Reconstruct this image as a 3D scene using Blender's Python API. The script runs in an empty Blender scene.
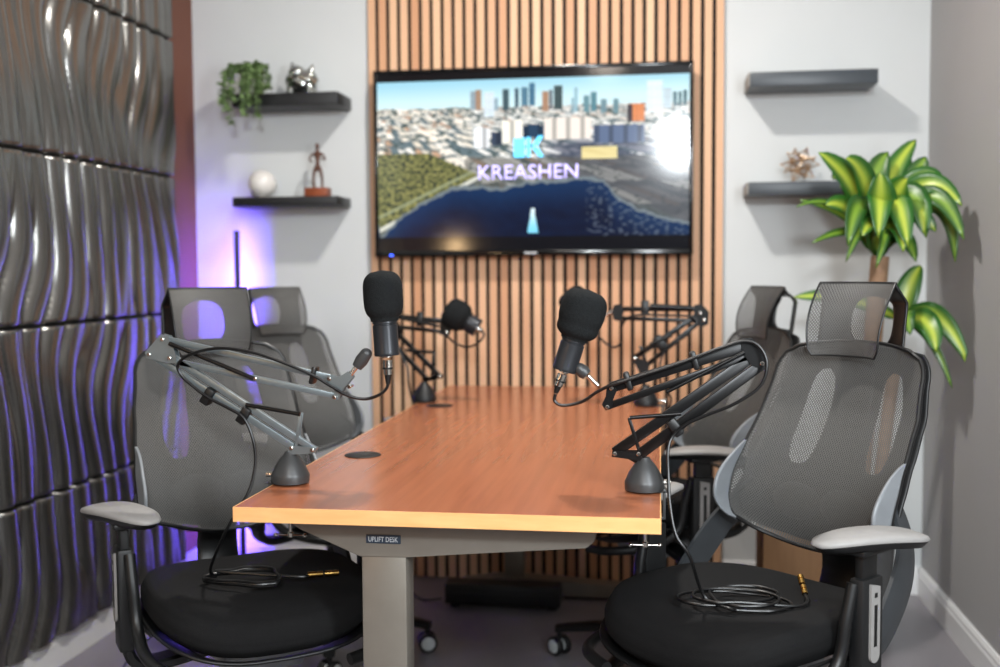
import bpy, bmesh, math, random
from mathutils import Vector, Matrix, noise
random.seed(7)
SC = bpy.context.scene
COL = SC.collection
PI = math.pi
V = Vector

# ------------------------------------------------------------------ camera
F = 1080.0; H = 1.17
TH = math.atan(65.5 / F); PSI = math.atan(160 / F * math.cos(TH)); ROLL = -0.006
RM = (Matrix.Rotation(PSI, 3, 'Z') @ Matrix.Rotation(PI / 2 - TH, 3, 'X') @ Matrix.Rotation(ROLL, 3, 'Z'))
cd = bpy.data.cameras.new('camera'); cam = bpy.data.objects.new('camera', cd); COL.objects.link(cam)
cam.matrix_world = Matrix.Translation((0, 0, H)) @ RM.to_4x4()
cd.sensor_width = 36; cd.lens = F / 1000 * 36; cd.clip_start = 0.05
cd.dof.use_dof = True; cd.dof.focus_distance = 2.1; cd.dof.aperture_fstop = 2.2
SC.camera = cam

def at(px, py, Y):                      # measured point of the photograph -> place in the room at depth Y
    d = RM @ V(((px - 500) / F, -(py - 333.5) / F, -1.0))
    return V((0, 0, H)) + d * (Y / d.y)

# ------------------------------------------------------------------ materials
def srgb(r, g, b):
    f = lambda c: (c / 255 / 12.92) if c / 255 <= 0.04045 else ((c / 255 + 0.055) / 1.055) ** 2.4
    return (f(r), f(g), f(b), 1)

def base_mat(name):
    m = bpy.data.materials.new(name); m.use_nodes = True
    nt = m.node_tree; b = nt.nodes['Principled BSDF']
    return m, nt, b

def N(nt, t, **kw):
    n = nt.nodes.new(t)
    for k, v in kw.items(): setattr(n, k, v)
    return n

def mat(name, rgb, rough=0.5, metal=0.0, var=0.06, scale=30, bump=0.0, spec=0.5, coat=0.0, bscale=None, stretch=(1, 1, 1)):
    m, nt, b = base_mat(name)
    tc = N(nt, 'ShaderNodeTexCoord'); mp = N(nt, 'ShaderNodeMapping'); mp.inputs['Scale'].default_value = stretch
    nt.links.new(tc.outputs['Object'], mp.inputs['Vector'])
    no = N(nt, 'ShaderNodeTexNoise'); no.inputs['Scale'].default_value = scale; no.inputs['Detail'].default_value = 4
    nt.links.new(mp.outputs[0], no.inputs['Vector'])
    cr = N(nt, 'ShaderNodeValToRGB'); c = srgb(*rgb)
    cr.color_ramp.elements[0].position = 0.3; cr.color_ramp.elements[1].position = 0.7
    cr.color_ramp.elements[0].color = tuple(x * (1 - var) for x in c[:3]) + (1,)
    cr.color_ramp.elements[1].color = tuple(min(1, x * (1 + var)) for x in c[:3]) + (1,)
    nt.links.new(no.outputs['Fac'], cr.inputs['Fac']); nt.links.new(cr.outputs['Color'], b.inputs['Base Color'])
    b.inputs['Roughness'].default_value = rough; b.inputs['Metallic'].default_value = metal
    b.inputs['Specular IOR Level'].default_value = spec; b.inputs['Coat Weight'].default_value = coat
    if bump:
        n2 = N(nt, 'ShaderNodeTexNoise'); n2.inputs['Scale'].default_value = bscale or scale * 6
        nt.links.new(mp.outputs[0], n2.inputs['Vector'])
        bp = N(nt, 'ShaderNodeBump'); bp.inputs['Strength'].default_value = bump; bp.inputs['Distance'].default_value = 0.003
        nt.links.new(n2.outputs['Fac'], bp.inputs['Height']); nt.links.new(bp.outputs[0], b.inputs['Normal'])
    return m

def emis(name, rgb, strength):
    m, nt, b = base_mat(name)
    b.inputs['Base Color'].default_value = srgb(*rgb); b.inputs['Emission Color'].default_value = srgb(*rgb)
    b.inputs['Emission Strength'].default_value = strength
    return m

def wood(name, c1, c2, scale=6, stretch=(12, 0.6, 12), rough=0.35, coat=0.0, spec=0.5):
    m, nt, b = base_mat(name)
    tc = N(nt, 'ShaderNodeTexCoord'); mp = N(nt, 'ShaderNodeMapping'); mp.inputs['Scale'].default_value = stretch
    nt.links.new(tc.outputs['Object'], mp.inputs['Vector'])
    no = N(nt, 'ShaderNodeTexNoise'); no.inputs['Scale'].default_value = scale; no.inputs['Detail'].default_value = 3; no.inputs['Distortion'].default_value = 0.2
    nt.links.new(mp.outputs[0], no.inputs['Vector'])
    cr = N(nt, 'ShaderNodeValToRGB')
    cr.color_ramp.elements[0].position = 0.32; cr.color_ramp.elements[1].position = 0.68
    cr.color_ramp.elements[0].color = srgb(*c1); cr.color_ramp.elements[1].color = srgb(*c2)
    nt.links.new(no.outputs['Fac'], cr.inputs['Fac']); nt.links.new(cr.outputs['Color'], b.inputs['Base Color'])
    rr = N(nt, 'ShaderNodeMapRange'); rr.inputs['To Min'].default_value = rough - 0.05; rr.inputs['To Max'].default_value = rough + 0.05
    nt.links.new(no.outputs['Fac'], rr.inputs['Value']); nt.links.new(rr.outputs[0], b.inputs['Roughness'])
    b.inputs['Coat Weight'].default_value = coat; b.inputs['Coat Roughness'].default_value = 0.2
    b.inputs['Specular IOR Level'].default_value = spec
    return m

def mesh_fabric(name, rgb, cover=0.62, pitch=1.0):
    """woven chair mesh: threads with real see-through holes between them (pattern runs in the UV grid, metres)"""
    m, nt, b = base_mat(name)
    b.inputs['Base Color'].default_value = srgb(*rgb); b.inputs['Roughness'].default_value = 0.6
    uv = N(nt, 'ShaderNodeUVMap'); sx = N(nt, 'ShaderNodeSeparateXYZ'); nt.links.new(uv.outputs[0], sx.inputs[0])
    def wave(out, k, phase=None):
        a = N(nt, 'ShaderNodeMath', operation='MULTIPLY'); nt.links.new(out, a.inputs[0]); a.inputs[1].default_value = k
        if phase is not None:
            p = N(nt, 'ShaderNodeMath', operation='ADD'); nt.links.new(a.outputs[0], p.inputs[0]); nt.links.new(phase, p.inputs[1]); a = p
        s = N(nt, 'ShaderNodeMath', operation='SINE'); nt.links.new(a.outputs[0], s.inputs[0]); return s.outputs[0]
    k = 2 * PI / (0.0058 * pitch)
    wx = wave(sx.outputs['X'], k); wy = wave(sx.outputs['Y'], k * 0.8)
    mu = N(nt, 'ShaderNodeMath', operation='MULTIPLY'); nt.links.new(wx, mu.inputs[0]); nt.links.new(wy, mu.inputs[1])
    gt = N(nt, 'ShaderNodeMapRange'); nt.links.new(mu.outputs[0], gt.inputs['Value'])
    gt.inputs['From Min'].default_value = cover - 0.5; gt.inputs['From Max'].default_value = cover - 0.3
    no = N(nt, 'ShaderNodeTexNoise'); no.inputs['Scale'].default_value = 12; nt.links.new(uv.outputs[0], no.inputs['Vector'])
    ml = N(nt, 'ShaderNodeMath', operation='MULTIPLY'); nt.links.new(gt.outputs[0], ml.inputs[0]); ml.inputs[1].default_value = 0.92
    tr = N(nt, 'ShaderNodeBsdfTransparent'); mx = N(nt, 'ShaderNodeMixShader')
    nt.links.new(ml.outputs[0], mx.inputs['Fac']); nt.links.new(b.outputs[0], mx.inputs[1]); nt.links.new(tr.outputs[0], mx.inputs[2])
    hs = N(nt, 'ShaderNodeMapRange'); nt.links.new(no.outputs['Fac'], hs.inputs['Value']); hs.inputs['To Min'].default_value = 0.52; hs.inputs['To Max'].default_value = 0.68
    nt.links.new(hs.outputs[0], b.inputs['Roughness'])
    nt.links.new(mx.outputs[0], nt.nodes['Material Output'].inputs['Surface'])
    return m

M = {}
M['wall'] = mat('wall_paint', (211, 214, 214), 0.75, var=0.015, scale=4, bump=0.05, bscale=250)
M['wall_r'] = mat('wall_paint_shaded', (166, 165, 165), 0.75, var=0.015, scale=4, bump=0.05, bscale=250)  # right wall: weaker grazing light put into the colour as a darker tone
M['wall_l'] = mat('wall_paint_brown', (112, 66, 48), 0.6, var=0.03, scale=5, bump=0.05, bscale=200)
M['wall_f'] = mat('wall_paint_slate', (84, 84, 88), 0.7, var=0.02, scale=4, bump=0.05, bscale=250)
M['trim'] = mat('trim_white', (226, 226, 226), 0.4, var=0.01, scale=6)
M['floor'] = mat('floor_grey', (126, 122, 126), 0.38, var=0.07, scale=3, bump=0.04, bscale=60)
M['ceil'] = mat('ceiling_white', (225, 225, 222), 0.8, var=0.01, scale=3)
M['silver'] = mat('wave_panel_silver', (128, 127, 124), 0.26, metal=0.9, var=0.05, scale=18)
M['slatback'] = mat('slat_backing_felt', (22, 20, 20), 0.9, var=0.1, scale=80)
M['cherry'] = wood('cherry_laminate', (158, 94, 64), (170, 102, 69), 5, (9, 0.5, 9), 0.22, spec=0.5)
M['edge'] = wood('cherry_edge', (242, 178, 116), (248, 190, 128), 4, (3, 8, 20), 0.4)
M['steel'] = mat('desk_grey_metal', (150, 144, 134), 0.38, metal=0.55, var=0.04, scale=25, bump=0.02)
M['black'] = mat('black_plastic', (15, 16, 17), 0.42, var=0.12, scale=40, bump=0.03)
M['matblack'] = mat('black_satin', (20, 21, 22), 0.5, var=0.1, scale=30)
M['armblack'] = mat('arm_black_metal', (15, 15, 16), 0.32, metal=0.3, var=0.1, scale=40)
M['armgrey'] = mat('arm_grey_metal', (128, 138, 142), 0.36, metal=0.6, var=0.06, scale=40)
M['micbody'] = mat('mic_body_metal', (50, 52, 56), 0.34, metal=0.45, var=0.05, scale=40)
M['charcoal'] = mat('charcoal_metal', (70, 71, 72), 0.4, metal=0.4, var=0.06, scale=40)
M['chrome'] = mat('bright_chrome', (225, 222, 215), 0.18, metal=1.0, var=0.03, scale=40)
M['brass'] = mat('gold_plug', (200, 160, 90), 0.25, metal=1.0, var=0.05, scale=60)
M['foam'] = mat('black_foam', (28, 30, 31), 0.95, var=0.25, scale=260, bump=0.6, bscale=420, spec=0.15)
M['cable'] = mat('black_rubber_cable', (13, 13, 14), 0.35, var=0.1, scale=60)
M['seat'] = mat('black_seat_fabric', (15, 15, 16), 0.85, var=0.18, scale=160, bump=0.3, bscale=600, spec=0.25)
M['meshg'] = mesh_fabric('grey_mesh_fabric', (84, 83, 81), 0.71)
M['meshh'] = mesh_fabric('grey_mesh_fabric_headrest', (84, 83, 81), 0.71)
M['shell'] = mat('dark_back_shell', (30, 31, 32), 0.5, var=0.08, scale=25)
M['yoke'] = mat('slate_plastic', (54, 57, 60), 0.4, var=0.05, scale=30)
M['greypl'] = mat('grey_plastic', (128, 132, 136), 0.4, var=0.04, scale=30)
M['padgrey'] = mat('arm_pad_grey', (146, 144, 142), 0.5, var=0.04, scale=60, bump=0.05)
M['casterw'] = mat('caster_white', (200, 206, 206), 0.35, var=0.03, scale=40)
M['shelf'] = mat('shelf_black', (23, 24, 26), 0.45, var=0.06, scale=20)
M['shelfg'] = mat('shelf_charcoal', (66, 72, 78), 0.4, var=0.05, scale=20)
M['endcap'] = mat('shelf_end_grey', (150, 146, 140), 0.5, var=0.04, scale=20)
M['tvblack'] = mat('tv_gloss_black', (10, 10, 11), 0.12, var=0.1, scale=20)
M['white'] = mat('white_ceramic', (228, 224, 218), 0.3, var=0.02, scale=15)
M['bronze'] = mat('brown_bronze', (92, 58, 44), 0.45, metal=0.2, var=0.15, scale=60)
M['redwood'] = wood('red_wood_block', (122, 58, 30), (148, 74, 40), 8, (2, 10, 10), 0.4)
M['silverorn'] = mat('ornament_silver', (190, 195, 192), 0.15, metal=1.0, var=0.08, scale=90)
M['gold'] = mat('champagne_gold', (206, 172, 138), 0.28, metal=0.9, var=0.06, scale=80)
M['succ'] = mat('trailing_leaf_green', (132, 158, 104), 0.6, var=0.3, scale=70)
M['cane'] = mat('cane_bark', (150, 118, 92), 0.8, var=0.2, scale=40, bump=0.4)
M['potgrey'] = mat('pot_grey', (82, 82, 82), 0.6, var=0.06, scale=20, bump=0.05)
M['brownbox'] = wood('brown_box_wood', (132, 96, 62), (148, 110, 74), 4, (8, 8, 1), 0.6)
M['soil'] = mat('potting_soil', (48, 36, 28), 0.95, var=0.3, scale=90, bump=0.6)
M['pot'] = mat('pot_white', (215, 212, 206), 0.4, var=0.02, scale=12)
M['palenote'] = mat('pale_print', (205, 210, 214), 0.5, var=0.02, scale=30)
M['badge'] = mat('badge_slate', (48, 60, 74), 0.4, var=0.05, scale=40)
M['purple'] = emis('purple_led', (104, 78, 255), 300)
M['blueled'] = emis('blue_status_led', (60, 90, 255), 6)
M['logocyan'] = emis('logo_cyan', (90, 205, 255), 1.0)
M['logoviolet'] = emis('logo_lavender', (196, 186, 255), 1.0)
M['bulb'] = emis('warm_bulb', (255, 190, 110), 40)
M['lampshade'] = mat('ceiling_trim_white', (230, 230, 228), 0.5, var=0.01, scale=10)

def leaf_mat(name, mid, edge, band=0.42):
    m, nt, b = base_mat(name)
    uv = N(nt, 'ShaderNodeUVMap'); sx = N(nt, 'ShaderNodeSeparateXYZ'); nt.links.new(uv.outputs[0], sx.inputs[0])
    s = N(nt, 'ShaderNodeMath', operation='SUBTRACT'); nt.links.new(sx.outputs['X'], s.inputs[0]); s.inputs[1].default_value = 0.5
    a = N(nt, 'ShaderNodeMath', operation='ABSOLUTE'); nt.links.new(s.outputs[0], a.inputs[0])
    no = N(nt, 'ShaderNodeTexNoise'); no.inputs['Scale'].default_value = 1.0
    mp = N(nt, 'ShaderNodeMapping'); mp.inputs['Scale'].default_value = (40, 1.5, 1); nt.links.new(uv.outputs[0], mp.inputs['Vector']); nt.links.new(mp.outputs[0], no.inputs['Vector'])
    ad = N(nt, 'ShaderNodeMath', operation='MULTIPLY_ADD'); nt.links.new(no.outputs['Fac'], ad.inputs[0]); ad.inputs[1].default_value = 0.16; nt.links.new(a.outputs[0], ad.inputs[2])
    cr = N(nt, 'ShaderNodeValToRGB'); nt.links.new(ad.outputs[0], cr.inputs['Fac'])
    e = cr.color_ramp.elements; e[0].position = 0.14; e[0].color = srgb(*mid); e[1].position = band; e[1].color = srgb(*edge)
    x = e.new(0.26); x.color = srgb(*[(p * .55 + q * .45) for p, q in zip(mid, edge)])
    nt.links.new(cr.outputs['Color'], b.inputs['Base Color']); b.inputs['Roughness'].default_value = 0.35
    b.inputs['Subsurface Weight'].default_value = 0.05
    return m
M['leaf'] = leaf_mat('striped_leaf', (176, 190, 66), (38, 92, 30))
M['leafd'] = leaf_mat('striped_leaf_dark', (120, 152, 50), (36, 80, 28))

def slat_mat():
    m, nt, b = base_mat('slat_oak')
    tc = N(nt, 'ShaderNodeTexCoord'); sx = N(nt, 'ShaderNodeSeparateXYZ'); nt.links.new(tc.outputs['Object'], sx.inputs[0])
    dv = N(nt, 'ShaderNodeMath', operation='DIVIDE'); of = N(nt, 'ShaderNodeMath', operation='ADD'); nt.links.new(sx.outputs['X'], of.inputs[0]); of.inputs[1].default_value = 1.0785; nt.links.new(of.outputs[0], dv.inputs[0]); dv.inputs[1].default_value = 0.0409
    fl = N(nt, 'ShaderNodeMath', operation='FLOOR'); nt.links.new(dv.outputs[0], fl.inputs[0])
    wn = N(nt, 'ShaderNodeTexWhiteNoise', noise_dimensions='1D'); nt.links.new(fl.outputs[0], wn.inputs['W'])
    cr = N(nt, 'ShaderNodeValToRGB'); nt.links.new(wn.outputs['Value'], cr.inputs['Fac'])
    cr.color_ramp.elements[0].color = srgb(214, 158, 118); cr.color_ramp.elements[1].color = srgb(238, 194, 156)
    mp = N(nt, 'ShaderNodeMapping'); mp.inputs['Scale'].default_value = (60, 60, 1.2); nt.links.new(tc.outputs['Object'], mp.inputs['Vector'])
    no = N(nt, 'ShaderNodeTexNoise'); no.inputs['Scale'].default_value = 2.0; no.inputs['Detail'].default_value = 6; nt.links.new(mp.outputs[0], no.inputs['Vector'])
    mr = N(nt, 'ShaderNodeMapRange'); nt.links.new(no.outputs['Fac'], mr.inputs['Value']); mr.inputs['To Min'].default_value = 0.82; mr.inputs['To Max'].default_value = 1.1
    mx = N(nt, 'ShaderNodeVectorMath', operation='SCALE'); nt.links.new(cr.outputs['Color'], mx.inputs[0]); nt.links.new(mr.outputs[0], mx.inputs['Scale'])
    nt.links.new(mx.outputs[0], b.inputs['Base Color']); b.inputs['Roughness'].default_value = 0.55
    return m
M['slat'] = slat_mat()

# ------------------------------------------------------------------ mesh builder
class MB:
    def __init__(self, o=(0, 0, 0)): self.bm = bmesh.new(); self.o = V(o); self.uv = None
    def _uv(self):
        if self.uv is None: self.uv = self.bm.loops.layers.uv.new('UVMap')
        return self.uv
    def box(self, c, s, rot=None, bev=0.0, seg=2):
        mtx = Matrix.Translation(V(c)) @ (rot.to_4x4() if rot else Matrix.Identity(4)) @ Matrix.Diagonal((s[0], s[1], s[2], 1))
        r = bmesh.ops.create_cube(self.bm, size=1, matrix=mtx)
        if bev:
            ed = list({e for v in r['verts'] for e in v.link_edges})
            bmesh.ops.bevel(self.bm, geom=ed, offset=bev, segments=seg, affect='EDGES', profile=0.5)
        return self
    def bar(self, a, b, w, d, up=V((0, 1, 0)), bev=0.0015):
        """rectangular bar from a to b; d measured along `up`, w across"""
        a = V(a); b = V(b); x = (b - a); L = x.length; x.normalize()
        y = (up - x * up.dot(x)).normalized(); z = x.cross(y)
        rot = Matrix((x, y, z)).transposed()
        return self.box((a + b) / 2, (L, d, w), rot, bev)
    def ring(self, c, axis, r, n, ref=None):
        axis = axis.normalized()
        ref = ref or (V((0, 0, 1)) if abs(axis.z) < 0.9 else V((1, 0, 0)))
        u = ref - axis * ref.dot(axis); u.normalize(); w = axis.cross(u)
        return [self.bm.verts.new(c + (u * math.cos(2 * PI * i / n) + w * math.sin(2 * PI * i / n)) * r) for i in range(n)]
    def tube(self, pts, r, n=10, closed=False, caps=True):
        pts = [V(p) for p in pts]; k = len(pts); rs = r if isinstance(r, (list, tuple)) else [r] * k
        rings = []; ref = None
        for i, p in enumerate(pts):
            t = (pts[(i + 1) % k] - pts[i - 1]) if closed else (pts[min(i + 1, k - 1)] - pts[max(i - 1, 0)])
            if t.length < 1e-9: t = V((0, 0, 1))
            t.normalize()
            if ref is None: ref = V((0, 0, 1)) if abs(t.z) < 0.9 else V((1, 0, 0))
            ref = ref - t * ref.dot(t)
            if ref.length < 1e-6: ref = V((1, 0, 0)) - t * t.x
            ref.normalize()
            rings.append(self.ring(p, t, rs[i], n, ref))
        m = k if closed else k - 1
        for i in range(m):
            A, B = rings[i], rings[(i + 1) % k]
            for j in range(n):
                self.bm.faces.new((A[j], A[(j + 1) % n], B[(j + 1) % n], B[j]))
        if not closed and caps:
            self.bm.faces.new(rings[0][::-1]); self.bm.faces.new(rings[-1])
        return self
    def lathe(self, prof, c=(0, 0, 0), axis=(0, 0, 1), n=28):
        c = V(c); axis = V(axis).normalized(); rings = []
        for r, h in prof: rings.append(self.ring(c + axis * h, axis, max(r, 1e-5), n))
        for A, B in zip(rings, rings[1:]):
            for j in range(n): self.bm.faces.new((A[j], A[(j + 1) % n], B[(j + 1) % n], B[j]))
        self.bm.faces.new(rings[0][::-1]); self.bm.faces.new(rings[-1])
        return self
    def ball(self, c, r, seg=14, sc=(1, 1, 1)):
        bmesh.ops.create_uvsphere(self.bm, u_segments=seg, v_segments=max(6, seg // 2 + 2), radius=r, matrix=Matrix.Translation(V(c)) @ Matrix.Diagonal((*sc, 1)))
        return self
    def grid(self, f, nu, nv, uv=None, keep=None, closeu=False):
        vs = [[self.bm.verts.new(f(i / nu, j / nv)) for i in range(nu + (0 if closeu else 1))] for j in range(nv + 1)]
        lay = self._uv() if uv else None
        for j in range(nv):
            for i in range(nu):
                if keep and not keep((i + .5) / nu, (j + .5) / nv): continue
                i2 = (i + 1) % len(vs[0])
                fc = self.bm.faces.new((vs[j][i], vs[j][i2], vs[j + 1][i2], vs[j + 1][i]))
                if uv:
                    for lp, (a, b) in zip(fc.loops, ((i, j), (i + 1, j), (i + 1, j + 1), (i, j + 1))): lp[lay].uv = uv(a / nu, b / nv)
        loose = [v for row in vs for v in row if not v.link_faces]
        for v in loose: self.bm.verts.remove(v)
        return self
    def prism(self, poly, fn0, fn1):
        """poly: list of 2-D points; fn0/fn1 map a 2-D point to the two faces"""
        A = [self.bm.verts.new(fn0(p)) for p in poly]; B = [self.bm.verts.new(fn1(p)) for p in poly]
        self.bm.faces.new(A[::-1]); self.bm.faces.new(B)
        for i in range(len(poly)):
            j = (i + 1) % len(poly); self.bm.faces.new((A[i], A[j], B[j], B[i]))
        return self
    def build(self, name, m, parent=None, smooth=True, solid=None, sub=0, ang=40, kind=None):
        bm = self.bm
        bmesh.ops.recalc_face_normals(bm, faces=bm.faces[:])
        if self.o.length: bmesh.ops.translate(bm, verts=bm.verts[:], vec=-self.o)
        me = bpy.data.meshes.new(name)
        if smooth:
            for f in bm.faces: f.smooth = True
            lim = math.radians(ang)
            for e in bm.edges:
                if len(e.link_faces) == 2 and e.calc_face_angle(0) > lim: e.smooth = False
        bm.to_mesh(me); bm.free()
        me.materials.append(m)
        o = bpy.data.objects.new(name, me); COL.objects.link(o)
        if parent: o.parent = parent
        if solid:
            md = o.modifiers.new('solid', 'SOLIDIFY'); md.thickness = solid; md.offset = 0
        if sub:
            md = o.modifiers.new('sub', 'SUBSURF'); md.levels = sub; md.render_levels = sub
        if kind: o['kind'] = kind
        return o

def tag(o, label, cat, group=None):
    o['label'] = label; o['category'] = cat
    if group: o['group'] = group
    return o
def thing(name, label, cat, loc=(0, 0, 0), rz=0, group=None):
    o = bpy.data.objects.new(name, None); COL.objects.link(o); o.location = loc; o.rotation_euler = (0, 0, rz); o.empty_display_size = 0.05
    return tag(o, label, cat, group)
def struct(name, mb, m, smooth=False):
    o = mb.build(name, m, smooth=smooth); o['kind'] = 'structure'; return o
def dup(root, loc, rz, label, zs=1.0):
    def cp(o, par):
        c = o.copy(); COL.objects.link(c)
        if par: c.parent = par
        for ch in list(o.children): cp(ch, c)
        return c
    r = cp(root, None); r.location = loc; r.rotation_euler = (0, 0, rz); r['label'] = label; r.scale = (1, 1, zs)
    return r
def bez(p0, p1, p2, n=14):
    p0, p1, p2 = V(p0), V(p1), V(p2)
    return [p0 * (1 - t) ** 2 + p1 * 2 * t * (1 - t) + p2 * t * t for t in [i / n for i in range(n + 1)]]
def spline(pts, n=8, closed=False):
    pts = [V(p) for p in pts]; k = len(pts); out = []
    for i in range(k if closed else k - 1):
        if closed: a, b, c, d = pts[i - 1], pts[i], pts[(i + 1) % k], pts[(i + 2) % k]
        else: a, b, c, d = pts[max(i - 1, 0)], pts[i], pts[i + 1], pts[min(i + 2, k - 1)]
        for s in range(n):
            t = s / n
            out.append(0.5 * ((2 * b) + (c - a) * t + (2 * a - 5 * b + 4 * c - d) * t * t + (3 * b - a - 3 * c + d) * t ** 3))
    if not closed: out.append(pts[-1])
    return out
def text_part(name, body, m, parent, width, height, place, depth=0.0008, bold=0.0):
    """lettering as a mesh, fitted to width x height, baseline box centred on the origin, then mapped by `place`"""
    cu = bpy.data.curves.new('lettering', 'FONT'); cu.body = body; cu.extrude = 0; cu.resolution_u = 3; cu.offset = bold
    to = bpy.data.objects.new('lettering', cu); COL.objects.link(to)
    bpy.context.view_layer.update()
    me = bpy.data.meshes.new_from_object(to.evaluated_get(bpy.context.evaluated_depsgraph_get()))
    bpy.data.objects.remove(to); bpy.data.curves.remove(cu)
    xs = [v.co.x for v in me.vertices]; ys = [v.co.y for v in me.vertices]
    x0, x1, y0, y1 = min(xs), max(xs), min(ys), max(ys)
    for v in me.vertices:
        v.co = place((v.co.x - (x0 + x1) / 2) / (x1 - x0) * width, (v.co.y - (y0 + y1) / 2) / (y1 - y0) * height)
    me.materials.clear(); me.materials.append(m); me.name = name
    o = bpy.data.objects.new(name, me); COL.objects.link(o); o.parent = parent
    md = o.modifiers.new('solid', 'SOLIDIFY'); md.thickness = depth; md.offset = 0
    return o

# ------------------------------------------------------------------ the room
XL, XR, YB, YF, ZC = -1.768, 0.925, 3.97, -2.2, 2.70
def slab(x0, x1, y0, y1, z0, z1):
    return MB().box(((x0 + x1) / 2, (y0 + y1) / 2, (z0 + z1) / 2), (x1 - x0, y1 - y0, z1 - z0))
struct('floor', slab(XL - .1, XR + .1, YF - .1, YB + .1, -.1, 0), M['floor'])
struct('ceiling', slab(XL - .1, XR + .1, YF - .1, YB + .1, ZC, ZC + .1), M['ceil'])
struct('wall_back', slab(XL - .1, XR + .1, YB, YB + .1, 0, ZC), M['wall'])
struct('wall_left', slab(XL - .1, XL, YF, YB, 0, ZC), M['wall_l'])
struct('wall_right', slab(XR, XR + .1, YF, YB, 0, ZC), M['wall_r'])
struct('wall_front', slab(XL - .1, XR + .1, YF - .1, YF, 0, ZC), M['wall_f'])
def skirting(name, path, n):
    """path: two points at the wall face, n: direction into the room"""
    prof = [(0, 0), (.014, 0), (.014, .072), (.011, .08), (.011, .088), (.005, .1), (0, .1)]
    a, b = V(path[0]), V(path[1]); n = V(n)
    mb = MB(); mb.prism(prof, lambda p: a + n * p[0] + V((0, 0, p[1])), lambda p: b + n * p[0] + V((0, 0, p[1])))
    return struct(name, mb, M['trim'])
skirting('baseboard_right', ((XR, YF, 0), (XR, YB, 0)), (-1, 0, 0))
skirting('baseboard_left', ((XL, YF, 0), (XL, YB, 0)), (1, 0, 0))
skirting('baseboard_back', ((XL + .014, YB, 0), (-1.075, YB, 0)), (0, -1, 0))
skirting('baseboard_back.001', ((.228, YB, 0), (XR - .014, YB, 0)), (0, -1, 0))

# silver wave panels on the left wall: raised meandering ridges, seams every half metre up
def wave_h(y, z):
    def ridge(ph):
        t = 2 * (ph - math.floor(ph)) - 1; return math.sqrt(max(0, 1 - t * t))
    m1 = 0.40 * math.sin(2 * PI * z / 0.98 + 3.0 * y) + 0.14 * math.sin(2 * PI * z / 0.49 + 7.0 * y + 1.0) + 0.35 * noise.noise(V((y * 2.4, z * 1.0, 3.7)))
    m2 = -0.46 * math.sin(2 * PI * z / 0.98 + 3.6 * y + .8) + 0.35 * noise.noise(V((y * 2.6, z * 1.1, 9.1)))
    a = ridge(y / 0.096 + m1) * (0.90 + 0.16 * noise.noise(V((y * 7.0, z * 1.4, 1.7))))
    b = ridge(y / 0.125 + m2 + .3) * (0.62 + 0.55 * noise.noise(V((y * 6.0, z * 1.3, 5.3))))
    k_ = 0.07; hh = max(k_ - abs(a - b), 0) / k_; h = max(a, b) + hh * hh * k_ * .25
    s = abs((z - .035 + 0.245) % 0.49 - 0.245)
    seam = min(1, s / 0.006)
    return 0.004 + 0.040 * h * (0.25 + 0.75 * seam) if seam < 1 else 0.004 + 0.040 * h
zs = []
for k in range(6):
    for i in range(26):
        z = .035 + k * 0.49 + 0.49 * i / 26
        zs.append(z)
        if i == 0: zs += [z + .004, z + .008]
        if i == 25: zs += [z + .49 / 26 - .008, z + .49 / 26 - .004]
zs = sorted(z for z in zs if 0.1 < z < ZC - .002)
zs = [0.101] + zs + [ZC - .002]
PY0, PY1, NY = 0.6, 3.722, 760
YS = [PY0 + 1.4 * i / 160 for i in range(160)] + [2.0 + (PY1 - 2.0) * i / 600 for i in range(601)]
wp = MB((XL, 0, 0)); bm = wp.bm
rows = []
for z in zs:
    rows.append([bm.verts.new((XL + wave_h(YS[i], z), YS[i], z)) for i in range(NY + 1)])
for A, B in zip(rows, rows[1:]):
    for i in range(NY): bm.faces.new((A[i], A[i + 1], B[i + 1], B[i]))
# return edge at the far end, down to the wall
for j in range(len(zs) - 1):
    a, b = rows[j][-1], rows[j + 1][-1]
    bm.faces.new((a, bm.verts.new((XL + .0005, PY1, zs[j])), bm.verts.new((XL + .0005, PY1, zs[j + 1])), b))
o = wp.build('wave_wall_panel', M['silver'], ang=110); o.location = (XL, 0, 0)
tag(o, 'metallic silver wall cladding of tall wavy raised ridges covering the left wall', 'wall panel')

# slatted wood panel on the back wall
SX0, SX1 = -1.0725, 0.224
sl = thing('slatted_wall_panel', 'light oak vertical slat panel with black gaps on back wall behind television', 'wall panel', (0, YB, 0))
MB().box(((SX0 + SX1) / 2, -.0055, ZC / 2), (SX1 - SX0, .009, ZC - .004)).build('backing', M['slatback'], sl, smooth=False)
mb = MB()
PITCH = 0.0409
x = SX0
while x + .028 <= SX1 + .005:
    mb.box((x + .0145, -.0165, ZC / 2), (.0268, .013, ZC - .006), bev=.001, seg=1); x += PITCH
mb.build('slat_face', M['slat'], sl, ang=30)

# ------------------------------------------------------------------ television
TX0, TX1, TZ0, TZ1, TY = -1.035, 0.116, 1.213, 1.889, 3.885
tv = thing('television', 'large black flat screen television showing an aerial city and bay view', 'television', ((TX0 + TX1) / 2, TY, TZ0))
W2 = (TX1 - TX0) / 2; TH_ = TZ1 - TZ0
mb = MB()
b = 0.014
mb.box((0, .0, TH_ - b / 2), (2 * W2, .026, b), bev=.003); mb.box((0, 0, .011), (2 * W2, .026, .022), bev=.003)
mb.box((-W2 + b / 2, 0, TH_ / 2), (b, .026, TH_ - .004), bev=.003); mb.box((W2 - b / 2, 0, TH_ / 2), (b, .026, TH_ - .004), bev=.003)
mb.build('bezel', M['tvblack'], tv)
mb = MB(); mb.box((0, .022, TH_ / 2), (2 * W2 - .01, .03, TH_ - .01), bev=.006); mb.box((0, .039, TH_ / 2), (.5, .012, .36), bev=.004)
mb.build('rear_housing', M['black'], tv)

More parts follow.
